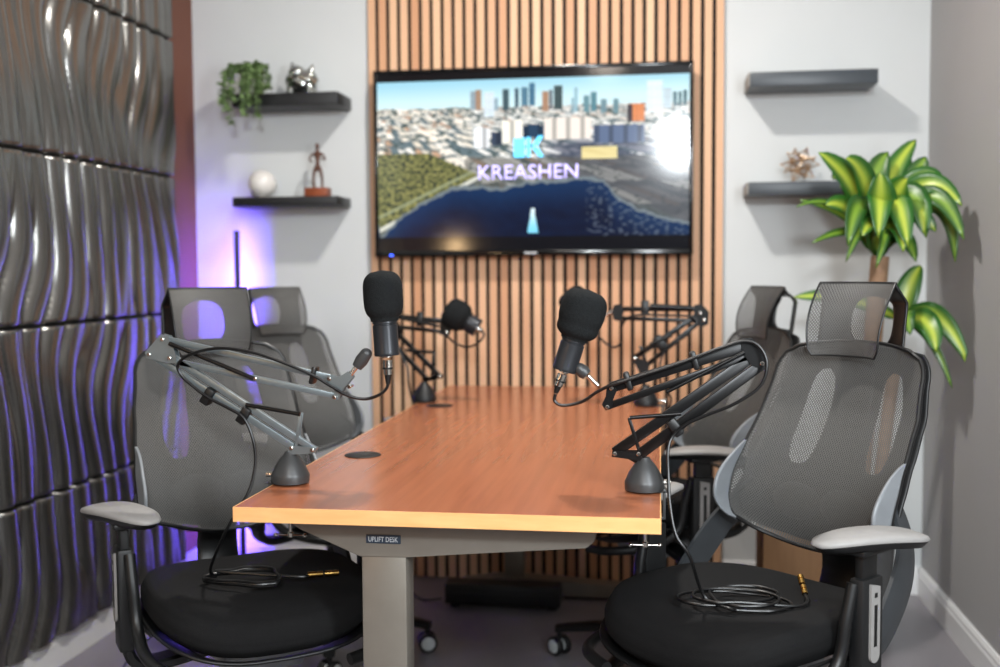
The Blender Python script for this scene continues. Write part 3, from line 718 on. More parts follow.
# ------------------------------------------------------------------ chairs
def chair():
    r = thing('office_chair', '', 'chair', (0, 0, 0), 0, 'mesh office chairs around the desk')
    # seat: rounded cushion with a falling front edge
    sw, sd = .226, .243
    def seat_pt(u, v):
        a = 2 * PI * u; ca, sa = math.cos(a), math.sin(a); e = .62
        X = sw * math.copysign(abs(ca) ** e, ca); Y = sd * math.copysign(abs(sa) ** e, sa)
        prof = [(0.0, .0), (.80, .0), (.94, .008), (1.0, .03), (1.0, .05), (.95, .072), (.82, .080), (.5, .078), (.0, .073)]
        t = v * (len(prof) - 1); i = min(int(t), len(prof) - 2); f = t - i
        s = prof[i][0] + (prof[i + 1][0] - prof[i][0]) * f; h = prof[i][1] + (prof[i + 1][1] - prof[i][1]) * f
        y = Y * s - .02; x = X * s * (1 - .10 * max(0, y) / .25)
        z = .452 + h - .035 * max(0, (-y - .12) / .15) ** 2 + .015 * (abs(x) / .25) ** 2 - .012 * max(0, (y - .05) / .2)
        return V((x, y, z))
    MB().grid(seat_pt, 56, 24, closeu=True).build('seat', M['seat'], r, ang=60)
    # seat pan rim with raised sides
    mb = MB()
    def pan(u, v):
        a = 2 * PI * u; ca, sa = math.cos(a), math.sin(a); e = .6
        X = (.232 - .06 * v) * math.copysign(abs(ca) ** e, ca); Y = (.250 - .06 * v) * math.copysign(abs(sa) ** e, sa) - .02
        z = .460 - .038 * v - .030 * max(0, (-Y - .12) / .15) ** 2 + .018 * (abs(X) / .26) ** 2
        return V((X * (1 - .1 * max(0, Y) / .25), Y, z))
    mb.grid(pan, 56, 6, closeu=True); sp = mb.build('seat_pan', M['black'], r, solid=.006)
    # back: reclined, wider at the lumbar wings
    def bw(v):
        pts = [(0, .180), (.06, .190), (.18, .198), (.30, .199), (.45, .194), (.62, .188), (.85, .178), (1, .166)]
        for (a, wa), (b2, wb) in zip(pts, pts[1:]):
            if v <= b2 + 1e-9:
                t = (v - a) / (b2 - a); t = t * t * (3 - 2 * t); return wa + (wb - wa) * t
        return pts[-1][1]
    Z0, Z1 = .59, .995
    def back(u, v, off=0.0):            # u,v in 0..1
        s = 2 * u - 1
        vv = max(0., min(1., v))
        # rounded corners: shrink the width close to the ends
        rc = 1.0
        if vv > .9: rc = 1 - .20 * (1 - math.sqrt(max(0, 1 - ((vv - .9) / .1) ** 2)))
        if vv < .1: rc = 1 - .28 * (1 - math.sqrt(max(0, 1 - ((.1 - vv) / .1) ** 2)))
        x = s * bw(vv) * rc
        z = Z0 + (Z1 - Z0) * vv + .012 * (1 - s * s) * (vv - .5) * 2 + (.02 * s * s * (1 - vv) ** 2)
        y = .215 + .155 * vv - .045 * math.sin(PI * min(1, vv * 1.5)) * (1 - vv) - (.042 - .01 * vv) * s * s + off
        return V((x, y, z))
    MB().grid(lambda u, v: back(u, v), 40, 40, uv=lambda u, v: ((2 * u - 1) * bw(v), .44 * v)).build('back_mesh', M['meshg'], r, ang=80)
    loop = [(t, 0.0) for t in [i / 20 for i in range(21)]] + [(1, i / 24) for i in range(1, 25)] + [(1 - i / 20, 1) for i in range(1, 21)] + [(0, 1 - i / 24) for i in range(1, 24)]
    MB().tube([back(u, v, .004) for u, v in loop], .0048, 8, closed=True).build('back_frame', M['black'], r)
    # lumbar wings in grey plastic
    for sgn in (0, 1):
        mb = MB()
        def wing(u, v, sgn=sgn):
            vv = .03 + .44 * v; q = math.sin(PI * v) ** .7
            s = (1.0 + (.03 * q) * u) ; uu = (1 + s) / 2 if sgn else (1 - s) / 2
            p = back(uu, vv, .001); p.y += -.056 * u * (.6 + .4 * u) * q
            p.x = (1 if sgn else -1) * (abs(p.x) - .012 * u * q)
            return p
        mb.grid(wing, 8, 22); w = mb.build('lumbar_wing', M['greypl'], r, solid=.006); w['label'] = 'light grey plastic wing at the lumbar edge'
    # dark shell behind the mesh with two long openings
    def shell(u, v): return back(.01 + .98 * u, .02 + .96 * v, .030 + .012 * math.sin(PI * v))
    SL = [(.26, .62, .085, .25), (.74, .62, .085, .25)]
    nu, nv = 64, 64
    mb = MB(); vs = [[mb.bm.verts.new((0, 0, 0)) for i in range(nu + 1)] for j in range(nv + 1)]
    def inside(u, v):
        return any((abs((u - cu) / ru) ** 3 + abs((v - cv) / rv) ** 3) < 1 for cu, cv, ru, rv in SL)
    par = [[[i / nu, j / nv] for i in range(nu + 1)] for j in range(nv + 1)]
    keepf = {}
    for j in range(nv):
        for i in range(nu): keepf[i, j] = not inside((i + .5) / nu, (j + .5) / nv)
    for j in range(1, nv):
        for i in range(1, nu):
            k = [keepf[i - 1, j - 1], keepf[i, j - 1], keepf[i - 1, j], keepf[i, j]]
            if any(k) and not all(k):
                u, v = par[j][i]
                cu, cv, ru, rv = min(SL, key=lambda q: abs(q[0] - u))
                d = (abs((u - cu) / ru) ** 3 + abs((v - cv) / rv) ** 3) ** (1 / 3)
                par[j][i] = [cu + (u - cu) / d, cv + (v - cv) / d]
    for j in range(nv + 1):
        for i in range(nu + 1): vs[j][i].co = shell(*par[j][i])
    for (i, j), k in keepf.items():
        if k: mb.bm.faces.new((vs[j][i], vs[j][i + 1], vs[j + 1][i + 1], vs[j + 1][i]))
    for v in [v for row in vs for v in row if not v.link_faces]: mb.bm.verts.remove(v)
    mb.build('back_shell', M['shell'], r, solid=.005, ang=80)
    # lumbar pads between mesh and shell
    for sgn in (-1, 1):
        mb = MB(); c = back(.5 + sgn * .15, .21, .021)
        mb.ball(c, 1, 20, (.062, .006, .04)); mb.build('lumbar_pad', M['charcoal'], r)
    # spine: from under the seat up behind the back
    mb = MB()
    sp_ = spline([(0, .10, .385), (0, .24, .40), (0, .315, .50), (0, .305, .65), (0, .36, .86), (0, .415, 1.0)], 8)
    rows = []
    for i, p in enumerate(sp_):
        t = i / (len(sp_) - 1); ww = .055 - .022 * t; tg = (sp_[min(i + 1, len(sp_) - 1)] - sp_[max(i - 1, 0)]).normalized(); nn = tg.cross(V((1, 0, 0)))
        rows.append([mb.bm.verts.new(p + V((1, 0, 0)) * a * ww + nn * b2 * .014) for a, b2 in ((-1, -.6), (-.8, -1), (.8, -1), (1, -.6), (1, .6), (.8, 1), (-.8, 1), (-1, .6))])
    for A, B in zip(rows, rows[1:]):
        for j in range(8): mb.bm.faces.new((A[j], A[(j + 1) % 8], B[(j + 1) % 8], B[j]))
    mb.bm.faces.new(rows[0][::-1]); mb.bm.faces.new(rows[-1]); mb.build('spine', M['black'], r)
    # yokes: broad curved brackets from the seat sides to the lower back
    for sgn in (-1, 1):
        pts = spline([(sgn * .20, .02, .425), (sgn * .236, .06, .47), (sgn * .238, .12, .53), (sgn * .228, .175, .59), (sgn * .205, .215, .645), (sgn * .17, .240, .70)], 8)
        mb = MB(); rows = []
        for i, p in enumerate(pts):
            t = i / (len(pts) - 1); tg = (pts[min(i + 1, len(pts) - 1)] - pts[max(i - 1, 0)]).normalized()
            a = V((sgn, 0, 0)); a = (a - tg * a.dot(tg)).normalized(); b2 = tg.cross(a); hw = .018 + .018 * math.sin(PI * t)
            rows.append([mb.bm.verts.new(p + b2 * hw * q + a * w2) for q, w2 in ((-1, -.004), (-1, .004), (0, .011), (1, .004), (1, -.004), (0, -.004))])
        for A, B in zip(rows, rows[1:]):
            for j in range(6): mb.bm.faces.new((A[j], A[(j + 1) % 6], B[(j + 1) % 6], B[j]))
        mb.bm.faces.new(rows[0][::-1]); mb.bm.faces.new(rows[-1]); mb.build('back_yoke', M['yoke'], r, ang=50)
    # headrest: mesh panel folded over the top of a black plate with an oval opening
    hw, hz0, hz1 = .092, .978, 1.134
    def hfront(u, v):
        s = 2 * u - 1
        wv = hw * (1 - .10 * (1 - v) ** 2) * (1 - .08 * max(0, (.12 - v) / .12) ** 2)
        return V((s * wv, .330 + .052 * v ** 1.6 - .026 * s * s - .012 * math.sin(PI * v), hz0 + (hz1 - hz0) * v))
    hr = MB().grid(hfront, 28, 22, uv=lambda u, v: ((2 * u - 1) * hw, .155 * v)).build('headrest', M['meshh'], r, ang=80)
    lp = [hfront(i / 12, 0) for i in range(13)] + [hfront(1, i / 12) for i in range(1, 13)] + [hfront(1 - i / 12, 1) for i in range(1, 13)] + [hfront(0, 1 - i / 12) for i in range(1, 12)]
    MB().tube(lp, .0022, 8, closed=True).build('headrest_frame', M['black'], hr)
    def hrear(u, v):
        s = 2 * u - 1
        ff_ = hfront(u, 1); q = sm(0, .28, 1 - v)
        return V((ff_.x * (1 + .13 * min(1, (1 - v) * 4)), ff_.y + .062 * q * (1 - .5 * s * s) - .026 * (1 - v) , hz0 - .015 + (hz1 - hz0 + .015) * v))
    nu2, nv2 = 36, 36
    mb = MB(); par = [[[i / nu2, j / nv2] for i in range(nu2 + 1)] for j in range(nv2 + 1)]
    def ell(u, v): return (abs((u - .5) / .25) ** 2.6 + abs((v - .50) / .33) ** 2.6) ** (1 / 2.6)
    kf = {(i, j): ell((i + .5) / nu2, (j + .5) / nv2) > 1 for i in range(nu2) for j in range(nv2)}
    for j in range(1, nv2):
        for i in range(1, nu2):
            k = [kf[i - 1, j - 1], kf[i, j - 1], kf[i - 1, j], kf[i, j]]
            if any(k) and not all(k):
                u, v = par[j][i]; d = ell(u, v); par[j][i] = [.5 + (u - .5) / d, .5 + (v - .5) / d]
    vs = [[mb.bm.verts.new(hrear(*par[j][i])) for i in range(nu2 + 1)] for j in range(nv2 + 1)]
    for (i, j), k in kf.items():
        if k: mb.bm.faces.new((vs[j][i], vs[j][i + 1], vs[j + 1][i + 1], vs[j + 1][i]))
    for v in [v for row in vs for v in row if not v.link_faces]: mb.bm.verts.remove(v)
    mb.build('headrest_plate', M['black'], hr, solid=.005, ang=80)
    # armrests
    for sgn in (-1, 1):
        x0 = sgn * .256
        def toe(x, y, z, sgn=sgn, x0=x0):
            a = -sgn * .42; return V((x0 + x * math.cos(a) - y * math.sin(a), x * math.sin(a) + y * math.cos(a), z))
        # raised side rail from the front of the seat pan to the arm post
        MB().tube(spline([(sgn * .12, -.272, .408), (sgn * .200, -.245, .418), (sgn * .240, -.14, .43), (sgn * .246, -.065, .47), (sgn * .250, -.045, .55), (sgn * .252, -.028, .61)], 8), [.012] * 41, 12).build('side_rail', M['black'], r)
        # bracket from below the seat out to the post
        mb = MB()
        pts = spline([(sgn * .10, .0, .385), (sgn * .2, .0, .372), (sgn * .245, .0, .385), (x0 + sgn * .004, .0, .43), (x0 + sgn * .006, .0, .52)], 8)
        rows = []
        for i, p in enumerate(pts):
            tg = (pts[min(i + 1, len(pts) - 1)] - pts[max(i - 1, 0)]).normalized(); b2 = V((0, 1, 0)); a = tg.cross(b2)
            rows.append([mb.bm.verts.new(p + b2 * .028 * q + a * .011 * w2) for q, w2 in ((-1, -.5), (-.8, -1), (.8, -1), (1, -.5), (1, .5), (.8, 1), (-.8, 1), (-1, .5))])
        for A, B in zip(rows, rows[1:]):
            for j in range(8): mb.bm.faces.new((A[j], A[(j + 1) % 8], B[(j + 1) % 8], B[j]))
        mb.bm.faces.new(rows[0][::-1]); mb.bm.faces.new(rows[-1])
        ar = mb.build('armrest', M['black'], r)
        mb = MB(); mb.box((x0 + sgn * .004, 0, .515), (.030, .064, .21), bev=.006); mb.build('post_sleeve', M['matblack'], ar)
        mb = MB(); mb.box((x0 + sgn * .003, 0, .62), (.018, .046, .10), bev=.004); mb.box((x0, .0, .668), (.05, .08, .012), bev=.004); mb.build('post', M['black'], ar)
        mb = MB(); X = x0 + sgn * .0215
        P = [(-.013, .425), (.013, .425), (.013, .565), (-.013, .565)]
        outer = [(.014 * math.cos(a), .482 + .014 * math.sin(a)) for a in [PI + PI * i / 8 for i in range(9)]] + [(.014, .604), (-.014, .611)]
        mb.prism(outer, lambda p: V((X - sgn * .003, p[0], p[1])), lambda p: V((X + sgn * .002, p[0], p[1])))
        pk = mb.build('slot_plate', M['padgrey'], ar, smooth=False); pk['label'] = 'pale grey slotted height plate'
        mb = MB(); mb.box((X + sgn * .0022, 0, .535), (.0012, .009, .075), bev=.0004); mb.box((X + sgn * .0022, 0, .59), (.0012, .008, .008)); mb.build('slot', M['black'], pk)
        # curved pad
        mb = MB()
        def pad(u, v, sgn=sgn):
            a = 2 * PI * u; ca, sa = math.cos(a), math.sin(a)
            X2 = .046 * math.copysign(abs(ca) ** .75, ca); Y2 = .113 * math.copysign(abs(sa) ** .8, sa)
            s = [0, .8, .97, 1.0, .98][min(4, int(v * 4 + 1e-6))]
            h = [.014, .012, .008, .003, .0][min(4, int(v * 4 + 1e-6))]
            y = Y2 * s; x = X2 * s * (1 + .12 * y / .135)
            return toe(x, y + .01, .688 + h - .75 * y * y)
        mb.grid(pad, 40, 4, closeu=True); pp = mb.build('arm_pad', M['padgrey'], ar, ang=70); pp['label'] = 'grey soft arm pad'
        mb = MB()
        def und(u, v):
            a = 2 * PI * u; ca, sa = math.cos(a), math.sin(a)
            X2 = .045 * math.copysign(abs(ca) ** .75, ca); Y2 = .110 * math.copysign(abs(sa) ** .8, sa)
            s = [1.0, .9, .6, 0][min(3, int(v * 3 + 1e-6))]; h = [.0, -.012, -.016, -.016][min(3, int(v * 3 + 1e-6))]
            y = Y2 * s; x = X2 * s * (1 + .12 * y / .135)
            return toe(x, y + .01, .6877 + h - .75 * y * y)
        mb.grid(und, 40, 3, closeu=True); mb.build('pad_underside', M['black'], ar, ang=70)
    # mechanism, gas lift, star base on casters
    mb = MB(); mb.box((0, .02, .372), (.17, .24, .052), bev=.012); mb.build('mechanism', M['greypl'], r)
    mb = MB(); mb.tube([(.06, -.02, .372), (.2, -.03, .368)], .006, 8); mb.box((.215, -.031, .368), (.05, .022, .01), bev=.003); mb.build('lever', M['black'], r)
    mb = MB(); mb.lathe([(.028, .12), (.028, .24), (.022, .242), (.022, .35)], n=24); mb.build('gas_lift', M['black'], r)
    mb = MB(); mb.lathe([(.05, .075), (.055, .085), (.05, .125), (.036, .135)], n=28)
    for k in range(5):
        a = 2 * PI * k / 5 + .35; d = V((math.cos(a), math.sin(a), 0)); s = V((-d.y, d.x, 0)); rows = []
        for t in (0, .3, .6, .85, 1):
            c = d * (.03 + .28 * t) + V((0, 0, .108 - .026 * t * t)); w2 = .03 - .013 * t; h2 = .018 - .007 * t
            rows.append([mb.bm.verts.new(c + s * w2 * q + V((0, 0, h2 * e))) for q, e in ((-1, -.6), (-.7, -1), (.7, -1), (1, -.6), (1, .4), (.6, 1), (-.6, 1), (-1, .4))])
        for A, B in zip(rows, rows[1:]):
            for j in range(8): mb.bm.faces.new((A[j], A[(j + 1) % 8], B[(j + 1) % 8], B[j]))
        mb.bm.faces.new(rows[0][::-1]); mb.bm.faces.new(rows[-1])
    sb = mb.build('star_base', M['black'], r, ang=45)
    for k in range(5):
        a = 2 * PI * k / 5 + .35; d = V((math.cos(a), math.sin(a), 0)); c = d * .30 + V((0, 0, .03)); ax = V((math.cos(a + 1.1 + k), math.sin(a + 1.1 + k), 0))
        mb = MB(); mb.lathe([(.0275, .006), (.0295, .009), (.0295, .022), (.026, .026)], c, ax, 24); mb.lathe([(.0275, .006), (.0295, .009), (.0295, .022), (.026, .026)], c, -ax, 24)
        mb.lathe([(.008, .0), (.008, .052)], c, (0, 0, 1), 10); mb.lathe([(.012, -.007), (.012, .007)], c, ax, 12)
        cs = mb.build('caster', M['black'], sb)
        mb = MB(); mb.lathe([(.021, .0), (.021, .0265), (.017, .0285), (.001, .0285)], c, ax, 22); mb.lathe([(.021, .0), (.021, .0265), (.017, .0285), (.001, .0285)], c, -ax, 22)
        # only a disc on each cheek of the wheel
        w = mb.build('wheel_disc', M['casterw'], cs); 
    return r
CH = chair()
CH.location = (.175, 2.14, 0); CH.rotation_euler = (0, 0, math.radians(-43))
CH['label'] = 'grey mesh office chair in front right, coiled cable with gold plugs on its black seat'
dup(CH, (-.856, 2.16, 0), math.radians(36), 'dark mesh office chair in front of the silver wall, behind the grey metal boom arm', .993)
dup(CH, (.0, 3.16, 0), math.radians(-64), 'far mesh office chair right of the desk, its looped headrest seen from the side', .978)
dup(CH, (-1.0, 3.2, 0), math.radians(48), 'mesh office chair beside the purple light bar, farther of the two along silver wall', .978)

# ------------------------------------------------------------------ boom arms, microphones, cables
def seg_pt(a, b, t): return V(a) + (V(b) - V(a)) * t
def clamp_base(root, bx, by, side, m, o):
    MB(o).lathe([(.0375, .0), (.0385, .014), (.0365, .019), (.029, .035), (.019, .050), (.013, .056), (.010, .062)], (bx, by, DZ + .0035), n=32).build('base', m, root)
    # bracket that hugs the desk edge
    ex = DX0 if side < 0 else DX1
    mb = MB(o); xo = ex + side * .006
    mb.box((xo, by, DZ - .022), (.006, .036, .058), bev=.0015)
    mb.box(((bx + xo) / 2, by, DZ + .0022), (abs(xo - bx) + .02, .036, .0028))
    mb.box((ex - side * .022, by, DZ - .0485), (.056, .036, .005), bev=.001)
    cl = mb.build('clamp', M['charcoal'], root)
    mb = MB(o); cx = ex - side * .030 ; z1 = DZ - DT - .0015
    mb.lathe([(.0095, 0), (.0095, -.004), (.0035, -.006), (.0035, -.070), (.006, -.072), (.006, -.080), (.003, -.082)], (cx, by, z1), n=14)
    mb.tube([(cx - .028, by - .006, z1 - .076), (cx + .028, by + .004, z1 - .078)], .0022, 8)
    mb.ball((cx - .028, by - .006, z1 - .076), .0046, 10); mb.ball((cx + .028, by + .004, z1 - .078), .0046, 10)
    s = mb.build('clamp_screw', M['chrome'], root)
    mb = MB(o); mb.tube([(xo, by, DZ + .018), (xo + side * .012, by, DZ + .018)], .0055, 12); mb.tube([(bx + side * .03, by, DZ + .018), (xo, by, DZ + .018)], .0028, 8); mb.build('thumb_screw', M['chrome'], root)

def boom(name_label, Y, base_px, side, bars_lower, bars_upper, elbow, fork, endb, springs, lever, mm, basem, group, knob, rod, clips, boltpts, s=1.0, bw_=.011):
    b0 = at(*base_px, Y); b0.z = DZ
    root = thing('boom_arm', name_label, 'microphone arm', (b0.x, Y, DZ), 0, group); o = V((b0.x, Y, DZ))
    clamp_base(root, b0.x, Y, side, basem, o)
    A = lambda q, dy=0: at(q[0], q[1], Y) + V((0, dy, 0))
    mb = MB(o); mb.tube([(b0.x, Y, DZ + .05), A(fork[0]) * .5 + V((b0.x, Y, DZ + .06)) * .5, ], .006, 12); 
    # fork: a pair of cheek plates joining post and the two lower bars
    poly = [A(fork[0]), A(fork[1])]; pc = V((b0.x, Y, DZ + .060 * s))
    for dy in (-.0085, .0085):
        P3 = [poly[0] + V((-.005, 0, .005)), poly[1] + V((.006, 0, .004)), poly[1] + V((.004, 0, -.007)), pc + V((.006, 0, 0)), pc + V((-.006, 0, 0)), poly[0] + V((-.006, 0, -.006))]
        mb.prism(P3, lambda p, dy=dy: V((p.x, p.y + dy - .001, p.z)), lambda p, dy=dy: V((p.x, p.y + dy + .001, p.z)))
    mb.build('fork', mm, root)
    for a, b2, w in bars_lower: MB(o).bar(A(a), A(b2), w, bw_, bev=.0012).build('lower_bar', mm, root)
    for a, b2, w in bars_upper: MB(o).bar(A(a), A(b2), w, bw_, bev=.0012).build('upper_bar', mm, root)
    mb = MB(o)
    for dy in (-.0085, .0085):
        P3 = [A(q) for q in elbow]
        mb.prism(P3, lambda p, dy=dy: V((p.x, p.y + dy - .0012, p.z)), lambda p, dy=dy: V((p.x, p.y + dy + .0012, p.z)))
    mb.build('elbow', mm, root)
    mb = MB(o)
    for dy in (-.008, .008):
        P3 = [A(q) for q in endb]
        mb.prism(P3, lambda p, dy=dy: V((p.x, p.y + dy - .0012, p.z)), lambda p, dy=dy: V((p.x, p.y + dy + .0012, p.z)))
    mb.build('end_bracket', mm, root)
    for (a, b2, rr_, dy) in springs: MB(o).tube([A(a, dy), A(b2, dy)], rr_, 10).build('spring', M['armblack'], root)
    if lever:
        mb = MB(o)
        for dy in (-.006, .006): mb.bar(A(lever[0], dy), A(lever[1], dy), .006 * s, .002, bev=.0004)
        mb.build('lever', mm, root)
    for q in boltpts:
        mb = MB(o); mb.lathe([(.0042 * s, -.0115), (.0042 * s, -.0135), (.003 * s, -.0145)], A(q), (0, 1, 0), 12); mb.lathe([(.0026, -.012), (.0026, .012)], A(q), (0, 1, 0), 10)
        mb.build('bolt', M['chrome'], root)
    MB(o).tube([A(rod[0]), A(rod[1])], .0045 * s, 12).build('mount_rod', M['chrome'], root)
    mb = MB(o); mb.tube([A(knob[0]), seg_pt(A(knob[0]), A(knob[1]), .5), A(knob[1])], [.0105 * s, .0135 * s, .012 * s], 16); k1 = A(knob[1]); mb.ball(k1, .012 * s, 14); mb.build('mount_knob', M['charcoal'], root)
    for (q, a, ln) in clips:
        d = (A((q[0] + math.cos(a) * 10, q[1] + math.sin(a) * 10)) - A(q)).normalized()
        MB(o).bar(A(q) - d * ln / 2, A(q) + d * ln / 2, .036 * s, .028, bev=.004).build('cable_clip', M['black'], root)
    return root

def microphone(label, Y, bot, top, foam_r, foam_len, br, group, s=1.0, pinch=0.0, plug=True, lettering=False):
    """bot/top: picture points of the two ends of the metal body"""
    b0 = at(*bot, Y); t0 = at(*top, Y); ax = (t0 - b0).normalized(); L = (t0 - b0).length
    root = thing('microphone', label, 'microphone', b0, 0, group)
    bd = MB().lathe([(br * .55, 0), (br * .98, .001), (br * 1.02, .004), (br, .007), (br, L - .014), (br * .93, L - .013), (br * .93, L - .011), (br * 1.0, L - .010), (br * 1.0, L + .004), (br * .8, L + .012)], (0, 0, 0), ax, 32).build('body', M['micbody'], root)
    n = 26; prof = []
    for i in range(n + 1):
        t = i / n; a = PI * t
        r_ = foam_r * max(0, 1 - abs(2 * t - 1) ** 3.8) ** .42
        if pinch: r_ *= 1 - pinch * math.exp(-((t - .30) / .10) ** 2)
        if t < .06: r_ = max(r_, br * 1.12)
        prof.append((max(r_, .0005), L - .006 + foam_len * t))
    fo = MB().lathe(prof, (0, 0, 0), ax, 36).build('windscreen', M['foam'], root, ang=80); fo['label'] = 'black foam windscreen'
    mb = MB(); mb.lathe([(br * .42, .0), (br * .42, -.002), (br * .36, -.0025), (br * .36, -.003)], (0, 0, 0), ax, 18); mb.build('socket', M['chrome'], root)
    if lettering:
        # thin ring of pale print round the collar, toward the viewer
        sx_ = ax.cross(V((0, -1, 0))).normalized(); fr_ = sx_.cross(ax).normalized()
        if fr_.y > 0: fr_ = -fr_
        if sx_.x < 0: sx_ = -sx_
        mb = MB()
        for k in range(7):
            a = -.75 + .16 * k + (.12 if k > 4 else 0); ctr = (fr_ * math.cos(a) + sx_ * math.sin(a)) * (br + .0004)
            tt = (sx_ * math.cos(a) - fr_ * math.sin(a))
            mb.bar(ctr + ax * (L - .002) - tt * .0013, ctr + ax * (L - .002) + tt * .0013, .0036, .0005, up=ctr.normalized(), bev=0)
        mb.build('collar_print', M['palenote'], bd)
    return root
def xlr(mb, a, b2):
    a = V(a); b2 = V(b2); d = (b2 - a); L = d.length
    mb.lathe([(.0098, 0), (.0098, L * .55), (.0086, L * .56), (.0082, L * .98)], a, d, 16)

def cable(label, pts, r, plug, plug_end, group, ends=None):
    """pts world points; plug: (a,b) of the metal connector at the microphone"""
    o = V(pts[0])
    root = thing('microphone_cable', label, 'cable', o, 0, group)
    MB(o).tube(spline(pts, 7), r, 8).build('cord', M['cable'], root)
    if plug:
        a, b2 = V(plug[0]), V(plug[1])
        mb = MB(o); xlr(mb, a, a + (b2 - a) * .62); mb.build('plug', M['chrome'], root)
        mb = MB(o); d = (b2 - a); mb.lathe([(.0100, d.length * .3), (.0102, d.length * .38)], a, d, 16); mb.lathe([(.0066, d.length * .62), (.0060, d.length * .75), (.0042, d.length), ], a, d, 14); mb.build('strain_relief', M['black'], root)
    for e in ends or []:
        mb = MB(o); a, b2 = V(e[0]), V(e[1]); d = b2 - a; L = d.length
        mb.lathe([(.0062, 0), (.0062, L * .5), (.0045, L * .52), (.0045, L * .6), (.0062, L * .62), (.0058, L)], a, d, 14); mb.build('end_plug', M['brass'], root)
    return root

GA, GM, GC = 'desk clamped boom arms', 'microphones over the desk', 'microphone cables'
# -- front left, grey metal arm
Y1 = 2.065
boom('grey metal boom arm clamped at the near left desk corner', Y1, (290.5, 480), -1,
     [((171, 356), (316, 450.5), .0135), ((150.5, 353.5), (293.5, 446.5), .0140)],
     [((165, 339), (331, 377.5), .0125), ((180, 362.5), (336.5, 396), .0120)],
     [(163, 334), (170, 336), (177, 352), (179, 363), (171, 363), (149, 358), (147, 352)],
     ((293, 447), (314, 449)),
     [(328, 374), (336, 377), (343, 375), (349, 371), (354, 377), (345, 388), (340, 399), (334, 399), (336, 388), (327, 381)],
     [((172, 343), (256, 378), .0045, -.012), ((248, 404), (302, 413.5), .0042, -.011)],
     ((301, 413), (297, 447)), M['armgrey'], M['charcoal'], GA,
     ((357, 367), (366, 354)), ((348, 378), (362, 360)),
     [((209, 396), 0.59, .020), ((245, 415), 0.59, .020), ((314, 375), .25, .01)],
     [(165, 339), (151.5, 354), (172, 357.5), (293, 447), (314, 449), (331, 378), (336, 396.5), (257, 378), (351, 386)])
microphone('upright microphone with rounded black foam cap on the grey metal arm', Y1, (387, 356), (384.5, 318), .039, .100, .0245, GM)
seatY = 2.03
co = [at(388, 384, Y1), at(386, 389, Y1), at(379, 395, Y1), at(365, 399, Y1), at(348, 395.6, Y1 - .012), at(329, 385, Y1 - .016), at(314, 376, Y1 - .02), at(285, 363.4, Y1 - .03), at(251, 352, Y1 - .035), at(217.5, 348.3, Y1 - .035),
      at(190.5, 354.4, Y1 - .03), at(178, 364.5, Y1 - .026), at(182, 376, Y1 - .022), at(195, 388, Y1 - .02), at(209, 398, Y1 - .02), at(228, 408, Y1 - .02), at(243, 417.5, Y1 - .02), at(252, 436, Y1 - .02), at(255.5, 460, Y1 - .02),
      at(250.5, 487, Y1 - .03), at(239, 508, Y1 - .05), at(229, 525, Y1 - .06)]
cx, cy = -.83, 2.07
zt = .536
co += [V((-.88, 2.03, .60)), V((-.905, 2.06, zt + .02))]
for k in range(0, 34):
    a = 2.9 + k * 2 * PI / 11; rr_ = .060 + .012 * math.sin(k * 1.7)
    co.append(V((cx + 1.25 * rr_ * math.cos(a), cy + .85 * rr_ * math.sin(a), zt + .003 + .0022 * (k / 11) * 1.6)))
co += [V((cx + .10, cy + .015, zt + .008)), V((cx + .118, cy + .03, zt + .008))]
e0 = co[-1]
cable('black cable drooping along the grey metal boom arm to the left seat', co, .0032, (at(387.5, 360, Y1), at(388, 384, Y1)), None, GC,
      [(e0, e0 + V((.028, .012, 0))), (e0 + V((.032, .014, 0)), e0 + V((.058, .024, 0)))])

# -- front right, black arm
Y2 = 2.075
boom('black boom arm clamped at the near right desk corner', Y2, (644.5, 485), 1,
     [((614.5, 452.5), (752, 357), .0200), ((640, 454), (762, 364), .0200)],
     [((747, 346), (611, 387.5), .0200), ((752, 355), (607, 406.5), .0130)],
     [(741, 339), (752, 338), (764, 350), (768, 362), (762, 369), (750, 364), (742, 352)],
     ((615, 453), (639, 453)),
     [(607, 385), (613, 383), (617, 390), (613, 400), (612, 408), (606, 410), (602, 404), (606, 396)],
     [((667, 391), (744, 352), .0038, -.012), ((630, 417), (681, 413), .0038, -.011)],
     ((629, 418), (639, 450)), M['armblack'], M['charcoal'], GA,
     ((587, 375), (580, 369)), ((598, 386), (588, 376)),
     [((675, 427), -.62, .02), ((694.5, 360.5), -.29, .012), ((628, 381), -.29, .012)],
     [(615, 452.8), (638.6, 453), (761.5, 363), (611.6, 387.5), (607.6, 406.4)], 1.0, .013)
microphone('tilted microphone in black foam cap on the black boom arm at near right', Y2, (564, 371), (574.8, 336.5), .0445, .100, .0235, GM, pinch=.07, lettering=True)
co = [at(555.5, 394, Y2), at(554.8, 401, Y2), at(563, 405.5, Y2), at(582, 401.7, Y2), at(597, 392, Y2 - .01), at(612, 385, Y2 - .02), at(640, 376, Y2 - .02), at(680, 363, Y2 - .02), at(720, 348, Y2 - .02), at(745, 341, Y2 - .02), at(760, 347, Y2 - .025),
      at(767, 364, Y2 - .03), at(760, 386, Y2 - .03), at(735, 403.5, Y2 - .03), at(708, 414.5, Y2 - .025), at(686, 424.5, Y2 - .022), at(673, 436, Y2 - .022), at(668, 450, Y2 - .03), at(668.5, 478, Y2 - .04), at(670, 505, Y2 - .06), at(676, 535, Y2 - .08), at(690, 557, Y2 - .08)]
cx, cy = .145, 2.06
co += [V((.085, 2.02, zt + .018)), V((.13, 1.985, zt + .008))]
